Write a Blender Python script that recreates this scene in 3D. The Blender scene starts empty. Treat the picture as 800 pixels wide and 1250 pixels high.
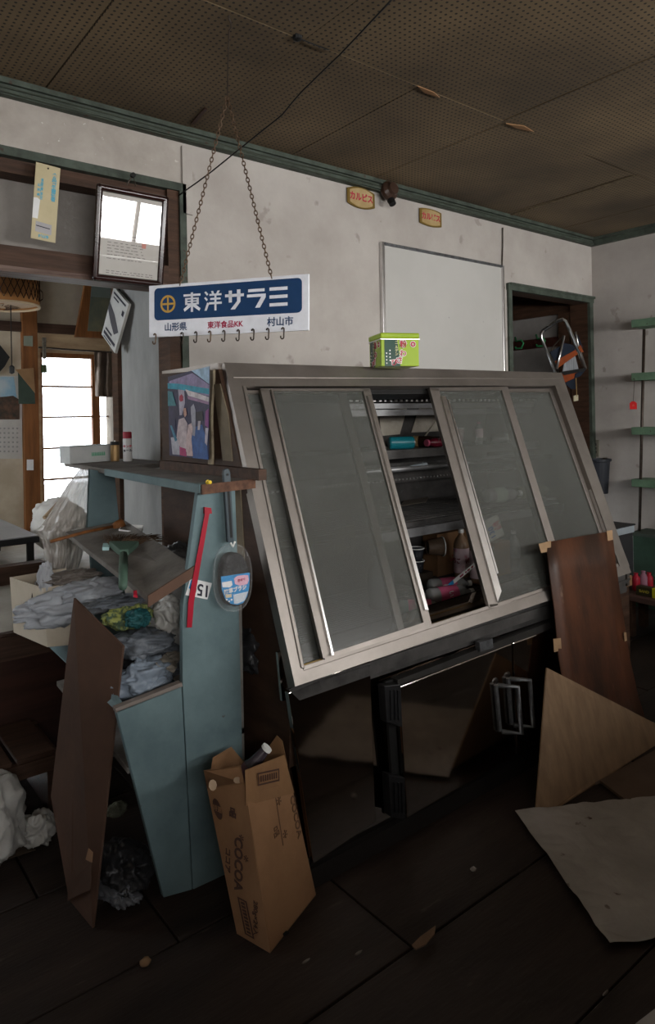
import bpy, bmesh, math, random
from mathutils import Vector, Matrix, noise
random.seed(7)
V = Vector
sc = bpy.context.scene
COL = sc.collection
# ------------------------------------------------------------------ camera
FP = 835.0; PYH = 507.7; EYE = V((0, 0, 1.25))
TH = math.atan(1055 / 835.0); RO = 0.0187
FW = V((math.cos(TH), math.sin(TH), 0)); RT = V((math.sin(TH), -math.cos(TH), 0)); UP = V((0, 0, 1))
CR = RT * math.cos(RO) - UP * math.sin(RO); CU = UP * math.cos(RO) + RT * math.sin(RO)
cam = bpy.data.objects.new('camera', bpy.data.cameras.new('camera')); COL.objects.link(cam)
m = Matrix((CR, CU, -FW)).transposed().to_4x4(); m.translation = EYE
cam.matrix_world = m
cam.data.sensor_fit = 'VERTICAL'; cam.data.sensor_height = 36; cam.data.sensor_width = 36
cam.data.lens = FP / 1250 * 36
cam.data.shift_y = (PYH - 625) / 1250
cam.data.clip_start = 0.02
sc.camera = cam
# ------------------------------------------------------------------ world, exposure, daylight through the windows
sc.view_settings.view_transform = 'Standard'; sc.view_settings.look = 'None'
sc.view_settings.gamma = 1; sc.view_settings.use_curve_mapping = False
sc.view_settings.exposure = 0.5
w = bpy.data.worlds.new('overcast'); sc.world = w; w.use_nodes = True
bg = w.node_tree.nodes['Background']; bg.inputs[0].default_value = (0.88, 0.94, 1.0, 1); bg.inputs[1].default_value = 6.0
def area(name, loc, aim, sx, sy, power, col=(1, .97, .93)):
    l = bpy.data.lights.new(name, 'AREA'); l.shape = 'RECTANGLE'; l.size = sx; l.size_y = sy; l.energy = power; l.color = col
    o = bpy.data.objects.new(name, l); COL.objects.link(o); o.location = loc
    o.rotation_euler = (V(aim) - V(loc)).to_track_quat('-Z', 'Y').to_euler(); return o
area('shopfront_daylight', (3.2, -1.76, 1.56), (2.8, 2.6, 1.8), 2.2, 0.45, 95)
area('shopfront_daylight', (0.2, -1.76, 1.56), (1.0, 2.6, 1.8), 2.3, 0.45, 60)

# ------------------------------------------------------------------ helpers
def ray(px, py): return FW + CR * ((px - 400) / FP) - CU * ((py - PYH) / FP)
def P(px, py, x=None, y=None, z=None):
    v = ray(px, py)
    t = x / v.x if x is not None else y / v.y if y is not None else (z - EYE.z) / v.z
    return EYE + v * t
def PL(px, py, p0, n, off=0):
    v = ray(px, py); n = n.normalized(); q = V(p0) + n * off
    return EYE + v * ((q - EYE).dot(n) / v.dot(n))

MATS = {}
def M(name, c, rough=.65, metal=0, c2=None, scale=5, stretch=(1, 1, 1), bump=.15, bscale=60, var=True, alpha=1, trans=0, spots=None, coat=0, lo=.35, hi=.65, emit=0):
    if name in MATS: return MATS[name]
    mt = bpy.data.materials.new(name); mt.use_nodes = True; nt = mt.node_tree; N = nt.nodes; L = nt.links
    b = N['Principled BSDF']; b.inputs['Roughness'].default_value = rough; b.inputs['Metallic'].default_value = metal
    if metal < .5: b.inputs['Specular IOR Level'].default_value = .22 if rough > .25 else .4
    if coat: b.inputs['Coat Weight'].default_value = coat; b.inputs['Coat Roughness'].default_value = .1
    c = tuple(c) + (1,)
    c2 = tuple(c2) + (1,) if c2 else tuple(x * .72 for x in c[:3]) + (1,)
    tc = N.new('ShaderNodeTexCoord'); mp = N.new('ShaderNodeMapping'); oi = N.new('ShaderNodeObjectInfo')
    vm = N.new('ShaderNodeVectorMath'); vm.operation = 'SCALE'; vm.inputs['Scale'].default_value = 7
    cx = N.new('ShaderNodeCombineXYZ')
    for i in range(3): L.new(oi.outputs['Random'], cx.inputs[i])
    L.new(cx.outputs[0], vm.inputs[0]); L.new(vm.outputs[0], mp.inputs['Location'])
    L.new(tc.outputs['Object'], mp.inputs['Vector']); mp.inputs['Scale'].default_value = stretch
    n1 = N.new('ShaderNodeTexNoise'); n1.inputs['Scale'].default_value = scale; n1.inputs['Detail'].default_value = 8; n1.inputs['Roughness'].default_value = .65
    L.new(mp.outputs[0], n1.inputs['Vector'])
    r = N.new('ShaderNodeMapRange'); r.inputs['From Min'].default_value = lo; r.inputs['From Max'].default_value = hi
    L.new(n1.outputs['Fac'], r.inputs['Value'])
    mx = N.new('ShaderNodeMix'); mx.data_type = 'RGBA'; mx.inputs['A'].default_value = c2; mx.inputs['B'].default_value = c
    L.new(r.outputs[0], mx.inputs['Factor']); out = mx.outputs['Result']
    if spots:
        col, sscale, thr = spots
        n2 = N.new('ShaderNodeTexNoise'); n2.inputs['Scale'].default_value = sscale; n2.inputs['Detail'].default_value = 3
        L.new(mp.outputs[0], n2.inputs['Vector'])
        r2 = N.new('ShaderNodeMapRange'); r2.inputs['From Min'].default_value = thr; r2.inputs['From Max'].default_value = thr + .05
        L.new(n2.outputs['Fac'], r2.inputs['Value'])
        m2 = N.new('ShaderNodeMix'); m2.data_type = 'RGBA'; m2.inputs['B'].default_value = tuple(col) + (1,)
        L.new(r2.outputs[0], m2.inputs['Factor']); L.new(out, m2.inputs['A']); out = m2.outputs['Result']
    L.new(out, b.inputs['Base Color'])
    if bump:
        n3 = N.new('ShaderNodeTexNoise'); n3.inputs['Scale'].default_value = bscale; n3.inputs['Detail'].default_value = 5
        L.new(mp.outputs[0], n3.inputs['Vector'])
        bp = N.new('ShaderNodeBump'); bp.inputs['Strength'].default_value = bump; bp.inputs['Distance'].default_value = .004
        L.new(n3.outputs['Fac'], bp.inputs['Height']); L.new(bp.outputs[0], b.inputs['Normal'])
    if alpha < 1: b.inputs['Alpha'].default_value = alpha
    if trans: b.inputs['Transmission Weight'].default_value = trans; b.inputs['IOR'].default_value = 1.3
    MATS[name] = mt; return mt
def flat(name, c, rough=.6, **k):
    return M(name, c, rough, bump=0, c2=tuple(x * .88 for x in c), scale=20, **k)

class MB:
    def __init__(s): s.v = []; s.f = []; s.m = []; s.mi = 0
    def add(s, vs, fs):
        o = len(s.v); s.v += [V(p) for p in vs]; s.f += [[i + o for i in f] for f in fs]; s.m += [s.mi] * len(fs); return s
    def box(s, a, b):
        (x0, y0, z0), (x1, y1, z1) = a, b
        return s.add([(x0, y0, z0), (x1, y0, z0), (x1, y1, z0), (x0, y1, z0), (x0, y0, z1), (x1, y0, z1), (x1, y1, z1), (x0, y1, z1)],
                     [(0, 3, 2, 1), (4, 5, 6, 7), (0, 1, 5, 4), (1, 2, 6, 5), (2, 3, 7, 6), (3, 0, 4, 7)])
    def slab(s, pts, th):
        pts = [V(p) for p in pts]; n = len(pts); th = V(th)
        return s.add(pts + [p + th for p in pts], [list(range(n))[::-1], list(range(n, 2 * n))] + [(i, (i + 1) % n, n + (i + 1) % n, n + i) for i in range(n)])
    def poly(s, pts): return s.add(pts, [list(range(len(pts)))])
    def tube(s, path, r, n=8, close=False, cap=True):
        path = [V(p) for p in path]; k = len(path); rr = r if isinstance(r, (list, tuple)) else [r] * k
        vs = []; prev = None
        for i, p in enumerate(path):
            a = path[(i - 1) % k] if (i or close) else p; b = path[(i + 1) % k] if (i < k - 1 or close) else p
            t = (b - a).normalized()
            if prev is None:
                up = V((0, 0, 1)) if abs(t.z) < .9 else V((1, 0, 0)); u = t.cross(up).normalized()
            else: u = (prev - t * prev.dot(t)).normalized()
            prev = u; w_ = t.cross(u)
            vs += [p + (u * math.cos(j * math.tau / n) + w_ * math.sin(j * math.tau / n)) * rr[i] for j in range(n)]
        fs = []
        for i in range(k if close else k - 1):
            a = i * n; b = ((i + 1) % k) * n
            fs += [(a + j, a + (j + 1) % n, b + (j + 1) % n, b + j) for j in range(n)]
        if cap and not close: fs += [list(range(n))[::-1], list(range((k - 1) * n, k * n))]
        return s.add(vs, fs)
    def lathe(s, prof, mtx=Matrix(), n=16, cap=True):
        vs = []; 
        for r, z in prof: vs += [mtx @ V((r * math.cos(j * math.tau / n), r * math.sin(j * math.tau / n), z)) for j in range(n)]
        fs = []
        for i in range(len(prof) - 1):
            a = i * n; b = a + n
            fs += [(a + j, a + (j + 1) % n, b + (j + 1) % n, b + j) for j in range(n)]
        if cap: fs += [list(range(n))[::-1], list(range((len(prof) - 1) * n, len(prof) * n))]
        return s.add(vs, fs)
    def grid(s, fn, nu, nv):
        vs = [fn(i / nu, j / nv) for j in range(nv + 1) for i in range(nu + 1)]
        return s.add(vs, [(j * (nu + 1) + i, j * (nu + 1) + i + 1, (j + 1) * (nu + 1) + i + 1, (j + 1) * (nu + 1) + i) for j in range(nv) for i in range(nu)])
    def build(s, name, mat, parent=None, bevel=0, smooth=False, label=None, cat=None, group=None, kind=None, loc=None, recalc=True, solid=0):
        if parent is not None: org = W(parent)
        elif loc is not None: org = V(loc)
        else:
            xs = [p.x for p in s.v]; ys = [p.y for p in s.v]; zs = [p.z for p in s.v]
            org = V(((min(xs) + max(xs)) / 2, (min(ys) + max(ys)) / 2, min(zs)))
        me = bpy.data.meshes.new(name); me.from_pydata([p - org for p in s.v], [], s.f)
        for mt in (mat if isinstance(mat, list) else [mat]): me.materials.append(mt)
        for p, k in zip(me.polygons, s.m): p.material_index = k
        if recalc:
            bm = bmesh.new(); bm.from_mesh(me); bmesh.ops.recalc_face_normals(bm, faces=bm.faces); bm.to_mesh(me); bm.free()
        if smooth:
            for p in me.polygons: p.use_smooth = True
        o = bpy.data.objects.new(name, me); COL.objects.link(o)
        if parent is not None: o.parent = parent
        else: o.location = org
        ORG[o.name] = org
        if bevel:
            md = o.modifiers.new('bevel', 'BEVEL'); md.width = bevel; md.segments = 2; md.limit_method = 'ANGLE'
        if solid:
            md = o.modifiers.new('thickness', 'SOLIDIFY'); md.thickness = solid; md.offset = 0
        tag(o, label, cat, group, kind); return o
ORG = {}
def W(o): return ORG[o.name]
def tag(o, label=None, cat=None, group=None, kind=None):
    if label: o['label'] = label
    if cat: o['category'] = cat
    if group: o['group'] = group
    if kind: o['kind'] = kind
def thing(name, label, cat, loc, group=None, kind=None):
    o = bpy.data.objects.new(name, None); COL.objects.link(o); o.location = V(loc); o.empty_display_size = .05
    ORG[o.name] = V(loc); tag(o, label, cat, group, kind); return o
def dup(root, loc=None, mtx=None, label=None, group=None):
    r = root.copy(); COL.objects.link(r)
    if mtx is not None: r.matrix_world = mtx
    else: r.location = loc
    if label: r['label'] = label
    if group: r['group'] = group
    for ch in list(root.children):
        c = ch.copy(); COL.objects.link(c); c.parent = r; ORG[c.name] = ORG[ch.name]
        for g in ch.children:
            d = g.copy(); COL.objects.link(d); d.parent = c
    ORG[r.name] = r.matrix_world.translation.copy() if mtx is not None else V(loc)
    return r
def frame(o, u, v):
    u = V(u).normalized(); n = u.cross(V(v)).normalized(); v = n.cross(u)
    mm = Matrix((u, v, n)).transposed().to_4x4(); mm.translation = V(o); return mm
def text(parent, s, M4, size, mat, bold=0, sx=1, ext=.0004, name='lettering', align='CENTER', shear=0, line=1.0):
    cu = bpy.data.curves.new('t', 'FONT'); cu.body = s; cu.size = size; cu.offset = bold; cu.extrude = ext
    cu.align_x = align; cu.align_y = 'CENTER'; cu.resolution_u = 3; cu.shear = shear; cu.space_line = line
    t = bpy.data.objects.new('t', cu); COL.objects.link(t)
    bpy.context.view_layer.update()
    me = bpy.data.meshes.new_from_object(t.evaluated_get(bpy.context.evaluated_depsgraph_get()))
    bpy.data.objects.remove(t); bpy.data.curves.remove(cu)
    org = W(parent)
    me.transform(Matrix.Translation(-org) @ M4 @ Matrix.Diagonal((sx, 1, 1, 1)))
    me.materials.clear(); me.materials.append(mat); me.name = name
    o = bpy.data.objects.new(name, me); COL.objects.link(o); o.parent = parent; ORG[o.name] = org
    return o
def rrect(w_, h, r, n=5, cx=0, cy=0):
    pts = []
    for (sx, sy, a0) in ((1, 1, 0), (-1, 1, 90), (-1, -1, 180), (1, -1, 270)):
        for i in range(n + 1):
            a = math.radians(a0 + 90 * i / n)
            pts.append((cx + sx * (w_ / 2 - r) + r * math.cos(a), cy + sy * (h / 2 - r) + r * math.sin(a)))
    return pts
def fpoly(mb, F4, pts, z, th=.0004):
    n = (F4.to_3x3() @ V((0, 0, 1)))
    return mb.slab([F4 @ V((x, y, z)) for x, y in pts], n * th)
def fbox(mb, F4, a, b):
    o = len(mb.v); mb.box(a, b)
    for i in range(o, len(mb.v)): mb.v[i] = F4 @ mb.v[i]
    return mb
def crumple(name, c, size, seed, mat, amp=.35, sub=5, parent=None, floor=None, sharp=2.2, **k):
    bm = bmesh.new(); bmesh.ops.create_icosphere(bm, subdivisions=sub, radius=1)
    mb = MB(); off = V((seed * 3.7, seed * 1.3, seed * 9.1)); rr = random.Random(seed)
    dirs = [V((rr.uniform(-1, 1), rr.uniform(-1, 1), rr.uniform(-.6, .6))).normalized() for _ in range(3)]
    for v in bm.verts:
        p = v.co.copy()
        w_ = V((noise.noise(p * 1.6 + off), noise.noise(p * 1.6 + off * 2), noise.noise(p * 1.6 - off))) * .9
        q = p + w_; d = .25 - 1.5 * abs(noise.noise(p * 1.2 + off))
        for i, dd in enumerate(dirs):
            f = (2.6, 4.2, 7.5)[i]; a = (.75, .5, .3)[i]
            t = q.dot(dd) * f + 1.5 * noise.noise(q * 1.1 + off * (i + 3))
            d += a * (.5 - abs((t % 2) - 1)) * (.5 + noise.noise(q * 1.5 - off * i))
        d += .12 * (.3 - abs(noise.noise(q * 9 + off)))
        p = p * (1 + amp * d)
        q = V((p.x * size[0], p.y * size[1], p.z * size[2])) + V(c)
        if floor is not None and q.z < floor: q.z = floor + .001 + .004 * abs(noise.noise(p * 6))
        mb.v.append(q)
    mb.f = [[v.index for v in f.verts] for f in bm.faces]; mb.m = [0] * len(mb.f); bm.free()
    k['smooth'] = True
    return mb.build(name, mat, parent, recalc=False, **k)
def sheet(name, pts, mat, seed=0, amp=.006, nu=30, nv=20, fr=6, parent=None, th=.0015, lift=0, **k):
    a, b, c, d = [V(p) for p in pts]; n = (b - a).cross(d - a).normalized()
    if n.z < 0: n = -n
    off = V((seed * 5.1, seed * 2.2, 0))
    def fn(u, v):
        p = a.lerp(b, u).lerp(d.lerp(c, u), v)
        q = noise.noise(p * fr + off); r = noise.noise(p * fr * 2.7 + off)
        e = noise.noise(V((u * 9, v * 9, seed))) * .004
        return p + n * (amp * (abs(q) * 2 + abs(r)) + lift) + (b - a).normalized() * e
    mb = MB(); mb.grid(fn, nu, nv)
    return mb.build(name, mat, parent, solid=th, recalc=False, **k)

# ------------------------------------------------------------------ materials
plaster = M('plaster', (.46, .43, .40), .9, c2=(.34, .31, .285), scale=2.2, bump=.5, bscale=25, spots=((.30, .27, .245), 9, .66), lo=.3, hi=.7)
plaster_up = M('plaster_worn', (.42, .385, .35), .9, c2=(.30, .27, .24), scale=4, bump=.6, bscale=30, spots=((.56, .53, .5), 45, .69))
greywall = M('grey_plaster', (.33, .33, .32), .9, c2=(.2, .2, .195), scale=3, stretch=(1, 1, .4), bump=.4, bscale=20)
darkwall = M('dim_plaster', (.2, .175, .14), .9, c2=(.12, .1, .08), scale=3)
green = M('green_paint', (.07, .088, .07), .6, c2=(.035, .042, .034), scale=14, spots=((.05, .035, .025), 22, .66))
shelfgreen = M('shelf_green_paint', (.13, .22, .14), .6, c2=(.09, .15, .1), scale=14, spots=((.04, .03, .02), 40, .7))
dkgreen = M('dark_green_panel', (.05, .10, .07), .6, c2=(.03, .06, .04), scale=6)
dkwood = M('dark_wood', (.075, .038, .022), .6, c2=(.035, .018, .011), scale=6, stretch=(1, 1, 8), bump=.3)
dkwoodh = M('dark_wood_rail', (.07, .036, .022), .6, c2=(.03, .016, .01), scale=6, stretch=(.6, 8, 8), bump=.3)
orwood = M('amber_wood', (.22, .085, .025), .55, c2=(.12, .045, .014), scale=5, stretch=(6, 6, .6))
paleframe = M('pale_wood', (.45, .33, .2), .6, c2=(.3, .2, .12), scale=5, stretch=(1, 1, 5))
floormat = M('floor_board', (.036, .025, .02), .5, c2=(.017, .012, .010), scale=3.5, stretch=(.7, 4, 1), bump=.35, bscale=30, spots=((.055, .042, .035), 14, .7))
teal = M('teal_paint', (.135, .195, .205), .6, c2=(.088, .132, .142), scale=5, bump=.12, spots=((.07, .05, .04), 24, .725))
boardtop = M('dusty_board', (.20, .185, .165), .8, c2=(.10, .09, .08), scale=7, bump=.3)
ply = M('pale_plywood', (.26, .17, .10), .6, c2=(.19, .12, .07), scale=4, stretch=(7, 7, .8), bump=.08)
redply = M('reddish_plywood', (.105, .04, .02), .42, c2=(.035, .018, .012), scale=3.5, stretch=(2, 2, .7), bump=.1, spots=((.15, .09, .06), 13, .69))
brply = M('brown_hardboard', (.075, .04, .026), .7, c2=(.048, .026, .017), scale=4, bump=.2)
stain = M('brushed_steel', (.30, .272, .25), .47, 1, c2=(.215, .193, .175), scale=3.2, bump=.05, bscale=90)
chrome = M('bright_aluminium', (.75, .74, .74), .28, 1, c2=(.6, .59, .58), scale=8, bump=0)
dksteel = M('dark_glossy_steel', (.55, .50, .46), .08, 1, c2=(.42, .38, .35), scale=3, bump=.02, bscale=5)
inner = M('case_lining', (.085, .08, .077), .5, .2, c2=(.03, .029, .028), scale=6, bump=.1)
innerl = M('case_dull_metal', (.22, .22, .225), .4, .6, c2=(.12, .12, .12), scale=6, bump=.1)
blackm = M('black_rubber', (.012, .012, .012), .5, bump=.05)
iron = M('dark_iron', (.06, .045, .035), .5, .6, c2=(.03, .02, .015), scale=30)
rust = M('rusty_chain', (.14, .09, .055), .55, .7, c2=(.07, .04, .025), scale=60)
cream = M('cream_panel', (.42, .36, .27), .7, c2=(.30, .25, .18), scale=3)
card = M('cardboard', (.27, .145, .072), .8, c2=(.19, .10, .05), scale=4, bump=.15, bscale=40)
cardd = M('cardboard_brown', (.24, .13, .06), .8, c2=(.17, .09, .045), scale=4)
paper = M('dirty_paper', (.42, .40, .375), .85, c2=(.31, .295, .275), scale=5, spots=((.10, .065, .05), 17, .68), bump=.4, bscale=14)
whitep = flat('white_print', (.72, .72, .72), .5)
signwhite = flat('sign_white', (.78, .79, .84), .3)
navy = flat('navy_print', (.016, .05, .13), .3)
gold = flat('gold_print', (.55, .33, .07), .4)
redp = flat('red_print', (.42, .03, .06), .5)
crimson = flat('crimson_print', (.36, .015, .06), .5)
bluep = flat('blue_print', (.03, .25, .55), .5)
pinkp = flat('pink_print', (.7, .22, .38), .5)
inkm = flat('dark_ink', (.03, .03, .045), .6)
brownink = flat('brown_ink', (.07, .035, .025), .8)
skyprint = flat('cyan_ink', (.10, .38, .52), .6)
bagw = M('white_plastic_bag', (.34, .36, .39), .3, c2=(.22, .235, .26), scale=5, bump=.4, bscale=18)
bagg = M('grey_plastic_bag', (.15, .165, .185), .3, c2=(.08, .09, .105), scale=5, bump=.4, bscale=18)
bagc = M('translucent_bag', (.58, .57, .54), .28, c2=(.4, .39, .36), scale=6, bump=.5, bscale=16, alpha=.8)
bagd = M('black_plastic_bag', (.028, .028, .03), .3, c2=(.015, .015, .017), bump=.4, bscale=16)
whiteplastic = flat('white_plastic', (.82, .82, .8), .4)
greyplastic = flat('grey_plastic', (.13, .14, .155), .45)
dirtglass = None
def glassmat(name, dust, tint, var):
    mt = bpy.data.materials.new(name); mt.use_nodes = True; nt = mt.node_tree; N = nt.nodes; L = nt.links
    b = N['Principled BSDF']; b.inputs['Base Color'].default_value = tint + (1,); b.inputs['Roughness'].default_value = .22
    tr = N.new('ShaderNodeBsdfTransparent'); mx = N.new('ShaderNodeMixShader')
    tc = N.new('ShaderNodeTexCoord'); n1 = N.new('ShaderNodeTexNoise'); n1.inputs['Scale'].default_value = 2.2; n1.inputs['Detail'].default_value = 7
    L.new(tc.outputs['Object'], n1.inputs['Vector'])
    r = N.new('ShaderNodeMapRange'); r.inputs['From Min'].default_value = .3; r.inputs['From Max'].default_value = .7
    r.inputs['To Min'].default_value = dust - var; r.inputs['To Max'].default_value = dust + var
    L.new(n1.outputs['Fac'], r.inputs['Value'])
    n2 = N.new('ShaderNodeTexNoise'); n2.inputs['Scale'].default_value = 38; n2.inputs['Detail'].default_value = 2
    L.new(tc.outputs['Object'], n2.inputs['Vector'])
    r2 = N.new('ShaderNodeMapRange'); r2.inputs['From Min'].default_value = .735; r2.inputs['From Max'].default_value = .76
    L.new(n2.outputs['Fac'], r2.inputs['Value'])
    cm = N.new('ShaderNodeMix'); cm.data_type = 'RGBA'; cm.inputs['A'].default_value = tint + (1,); cm.inputs['B'].default_value = (.01, .01, .01, 1)
    L.new(r2.outputs[0], cm.inputs['Factor']); L.new(cm.outputs['Result'], b.inputs['Base Color'])
    L.new(r.outputs[0], mx.inputs[0]); L.new(tr.outputs[0], mx.inputs[1]); L.new(b.outputs[0], mx.inputs[2])
    L.new(mx.outputs[0], N['Material Output'].inputs[0]); return mt
dirtglass = glassmat('dusty_glass', .46, (.10, .105, .096), .1)
petclear = glassmat('clear_pet', .5, (.5, .52, .52), .05)
winglass = glassmat('window_glass', .08, (.6, .6, .6), .03)

# perforated ceiling board
def ceilmat():
    mt = bpy.data.materials.new('perforated_board'); mt.use_nodes = True; nt = mt.node_tree; N = nt.nodes; L = nt.links
    b = N['Principled BSDF']; b.inputs['Roughness'].default_value = .9
    tc = N.new('ShaderNodeTexCoord'); n1 = N.new('ShaderNodeTexNoise'); n1.inputs['Scale'].default_value = 1.6; n1.inputs['Detail'].default_value = 9
    L.new(tc.outputs['Object'], n1.inputs['Vector'])
    mx = N.new('ShaderNodeMix'); mx.data_type = 'RGBA'; mx.inputs['A'].default_value = (.066, .044, .022, 1); mx.inputs['B'].default_value = (.15, .102, .052, 1)
    r = N.new('ShaderNodeMapRange'); r.inputs['From Min'].default_value = .35; r.inputs['From Max'].default_value = .65
    L.new(n1.outputs['Fac'], r.inputs['Value']); L.new(r.outputs[0], mx.inputs['Factor'])
    vs = N.new('ShaderNodeVectorMath'); vs.operation = 'MULTIPLY'; vs.inputs[1].default_value = (46, 46, 0)
    L.new(tc.outputs['Object'], vs.inputs[0])
    fr = N.new('ShaderNodeVectorMath'); fr.operation = 'FRACTION'; L.new(vs.outputs[0], fr.inputs[0])
    ds = N.new('ShaderNodeVectorMath'); ds.operation = 'DISTANCE'; ds.inputs[1].default_value = (.5, .5, 0); L.new(fr.outputs[0], ds.inputs[0])
    hr = N.new('ShaderNodeMapRange'); hr.inputs['From Min'].default_value = .16; hr.inputs['From Max'].default_value = .24; hr.inputs['To Min'].default_value = 1; hr.inputs['To Max'].default_value = 0
    L.new(ds.outputs['Value'], hr.inputs['Value'])
    m2 = N.new('ShaderNodeMix'); m2.data_type = 'RGBA'; m2.inputs['B'].default_value = (.012, .009, .006, 1)
    L.new(hr.outputs[0], m2.inputs['Factor']); L.new(mx.outputs['Result'], m2.inputs['A'])
    L.new(m2.outputs['Result'], b.inputs['Base Color']); return mt
pegboard = ceilmat()

# ------------------------------------------------------------------ setting
YW = 2.59; XR = 4.43; HC = 2.45; XL = -1.2; YF = -1.6
fl = thing('floor', 'dark worn wooden floor laid in wide boards', None, (1.5, .5, -.03), kind='structure')
MB().box((XL, YF, -.06), (XR, YW, -.024)).build('subfloor', blackm, fl)
ys = [YF, -1.25, -.9, -.53, -.17, .08, .2, .32, .435, .55, .67, .795, 1.15, 1.52, 1.90, 2.24, YW]
for i in range(len(ys) - 1):
    y0, y1 = ys[i], ys[i + 1]; x = XL; rnd = random.Random(i)
    cuts = {11: [.1, 1.64 - .9, 2.5, 3.4], 12: [.2, 1.135, 2.35, 3.3], 13: [.72, 1.9, 3.0], 14: [.5, 1.4, 2.6, 3.6], 10: [.6, 1.9, 3.1]}.get(i, [rnd.uniform(-.4, .2), rnd.uniform(.9, 1.4), rnd.uniform(2, 2.6), rnd.uniform(3.1, 3.7)])
    for c in cuts + [XR]:
        dz = rnd.uniform(-.003, 0)
        MB().box((x + .003, y0 + .003, -.024), (c - .003, y1 - .003, dz)).build('floorboard', floormat, fl, bevel=.002)
        x = c
# ceiling of perforated boards
ce = thing('ceiling', 'stained brown perforated board ceiling', None, (1.5, .5, HC), kind='structure')
MB().box((XL, YF, HC + .02), (XR, YW + .1, HC + .06)).build('ceiling_back', dkwood, ce)
def cpanel(x0, x1, y0, y1, dz=0):
    MB().box((x0 + .002, y0 + .002, HC + dz), (x1 - .002, y1 - .002, HC + .018)).build('ceiling_panel', pegboard, ce)
xs = [XL, -.94, -.37, .19, .75, 1.314, 1.836, 2.348, 2.94, 3.43, 4.0, XR]
for i in range(len(xs) - 1): cpanel(xs[i], xs[i + 1], 1.743, YW, [0, -.001, .002, 0, -.002, .001][i % 6])
xs = [XL, -.69, .29, 1.314, 2.33, 3.34, 4.25, XR]
for j, (y0, y1) in enumerate(((-1.6, -.13), (-.13, 1.743))):
    for i in range(len(xs) - 1): cpanel(xs[i], xs[i + 1], y0, y1, [0, .002, -.001][(i + j) % 3])
# walls
wb = MB()
wb.box((1.30, YW, 0), (3.47, YW + .1, HC)); wb.box((3.47, YW, 2.02), (XR + .1, YW + .1, HC)); wb.box((4.41, YW, 0), (XR + .1, YW + .1, 2.02))
wall = wb.build('wall_back', plaster, kind='structure')
MB().box((XL, YW, 2.215), (1.30, YW + .1, HC)).build('wall_back_lintel', plaster_up, kind='structure')
MB().box((XL, YW, 0), (-.62, YW + .1, 2.215)).build('wall_back_left', plaster, kind='structure')
MB().box((XR, YF, 0), (XR + .1, YW, HC)).build('wall_right', plaster, kind='structure')
MB().box((XL - .1, YF, 0), (XL, YW + .1, HC)).build('wall_left', plaster, kind='structure')
# shopfront wall behind the viewer: solid below, band of windows above
WZ0, WZ1 = 1.33, 1.78
wf = MB(); wf.box((XL - .1, YF - .1, 0), (XR + .1, YF, WZ0)); wf.box((XL - .1, YF - .1, WZ1), (XR + .1, YF, HC))
for a, b in ((XL - .1, -.95), (1.42, 2.08), (4.3, XR + .1)): wf.box((a, YF - .1, WZ0), (b, YF, WZ1))
wf.build('wall_front', plaster, kind='structure')
for n_, (a, b, cuts) in enumerate(((-.95, 1.42, [-.15, .64]), (2.08, 4.3, [2.76, 3.3, 3.8]))):
    wn = thing('window_%d' % (n_ + 2), 'shopfront window', None, (a, YF, WZ0), kind='structure')
    mb = MB(); mb.box((a, YF - .08, WZ0), (b, YF - .03, WZ0 + .03)); mb.box((a, YF - .08, WZ1 - .03), (b, YF - .03, WZ1))
    for c in [a + .015] + cuts + [b - .015]: mb.box((c - .015, YF - .08, WZ0 + .03), (c + .015, YF - .03, WZ1 - .03))
    mb.build('window_frame', dkwood, wn)
    MB().box((a + .03, YF - .06, WZ0 + .03), (b - .03, YF - .055, WZ1 - .03)).build('pane', winglass, wn)
MB().box((XL, -1.0, 0), (XR, -.95, 1.30)).build('wall_light_blocker', dkwood, kind='structure')  # unseen low wall, added behind the camera to shade the floor and lower half
# pilaster line, cornices
MB().box((1.30, YW - .012, 2.1), (1.345, YW, HC - .07)).build('trim_1', plaster, kind='structure')
cn = MB(); cn.box((XL, YW - .03, HC - .055), (XR, YW, HC)); cn.box((XL, YW - .045, HC - .02), (XR, YW - .03, HC))
cn.box((XL, YW - .04, HC - .05), (XR, YW - .03, HC - .04)); cn.build('trim_2', green, kind='structure')
cn = MB(); cn.box((XR - .03, YF, HC - .055), (XR, YW - .03, HC)); cn.box((XR - .045, YF, HC - .02), (XR - .03, YW - .03, HC)); cn.build('trim_3', green, kind='structure')
# green/dark timber around the big left opening
MB().box((-.62, YW - .012, 2.19), (1.315, YW + .11, 2.222)).build('trim_4', green, kind='structure')
MB().box((-.62, YW + .02, 2.14), (1.26, YW + .10, 2.19)).build('trim_5', dkwoodh, kind='structure')
MB().box((1.285, YW - .012, 0), (1.315, YW + .11, 2.19)).build('trim_6', green, kind='structure')
MB().box((1.235, YW, 0), (1.285, YW + .11, 2.19)).build('trim_7', dkwood, kind='structure')
MB().box((-.62, YW + .0, 1.80), (1.235, YW + .09, 1.875)).build('trim_8', dkwoodh, kind='structure')
MB().box((-.62, YW - .01, 1.78), (1.235, YW + .10, 1.80)).build('trim_9', M('worn_rail', (.17, .12, .1), .6, c2=(.07, .04, .03), scale=6, stretch=(.6, 8, 8)), kind='structure')
# recess above the rail
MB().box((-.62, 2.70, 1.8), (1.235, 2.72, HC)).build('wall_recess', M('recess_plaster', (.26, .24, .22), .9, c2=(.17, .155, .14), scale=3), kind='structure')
MB().box((-.62, YW + .1, 2.2), (1.235, 2.72, 2.23)).build('ceiling_recess', dkwood, kind='structure')
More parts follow.
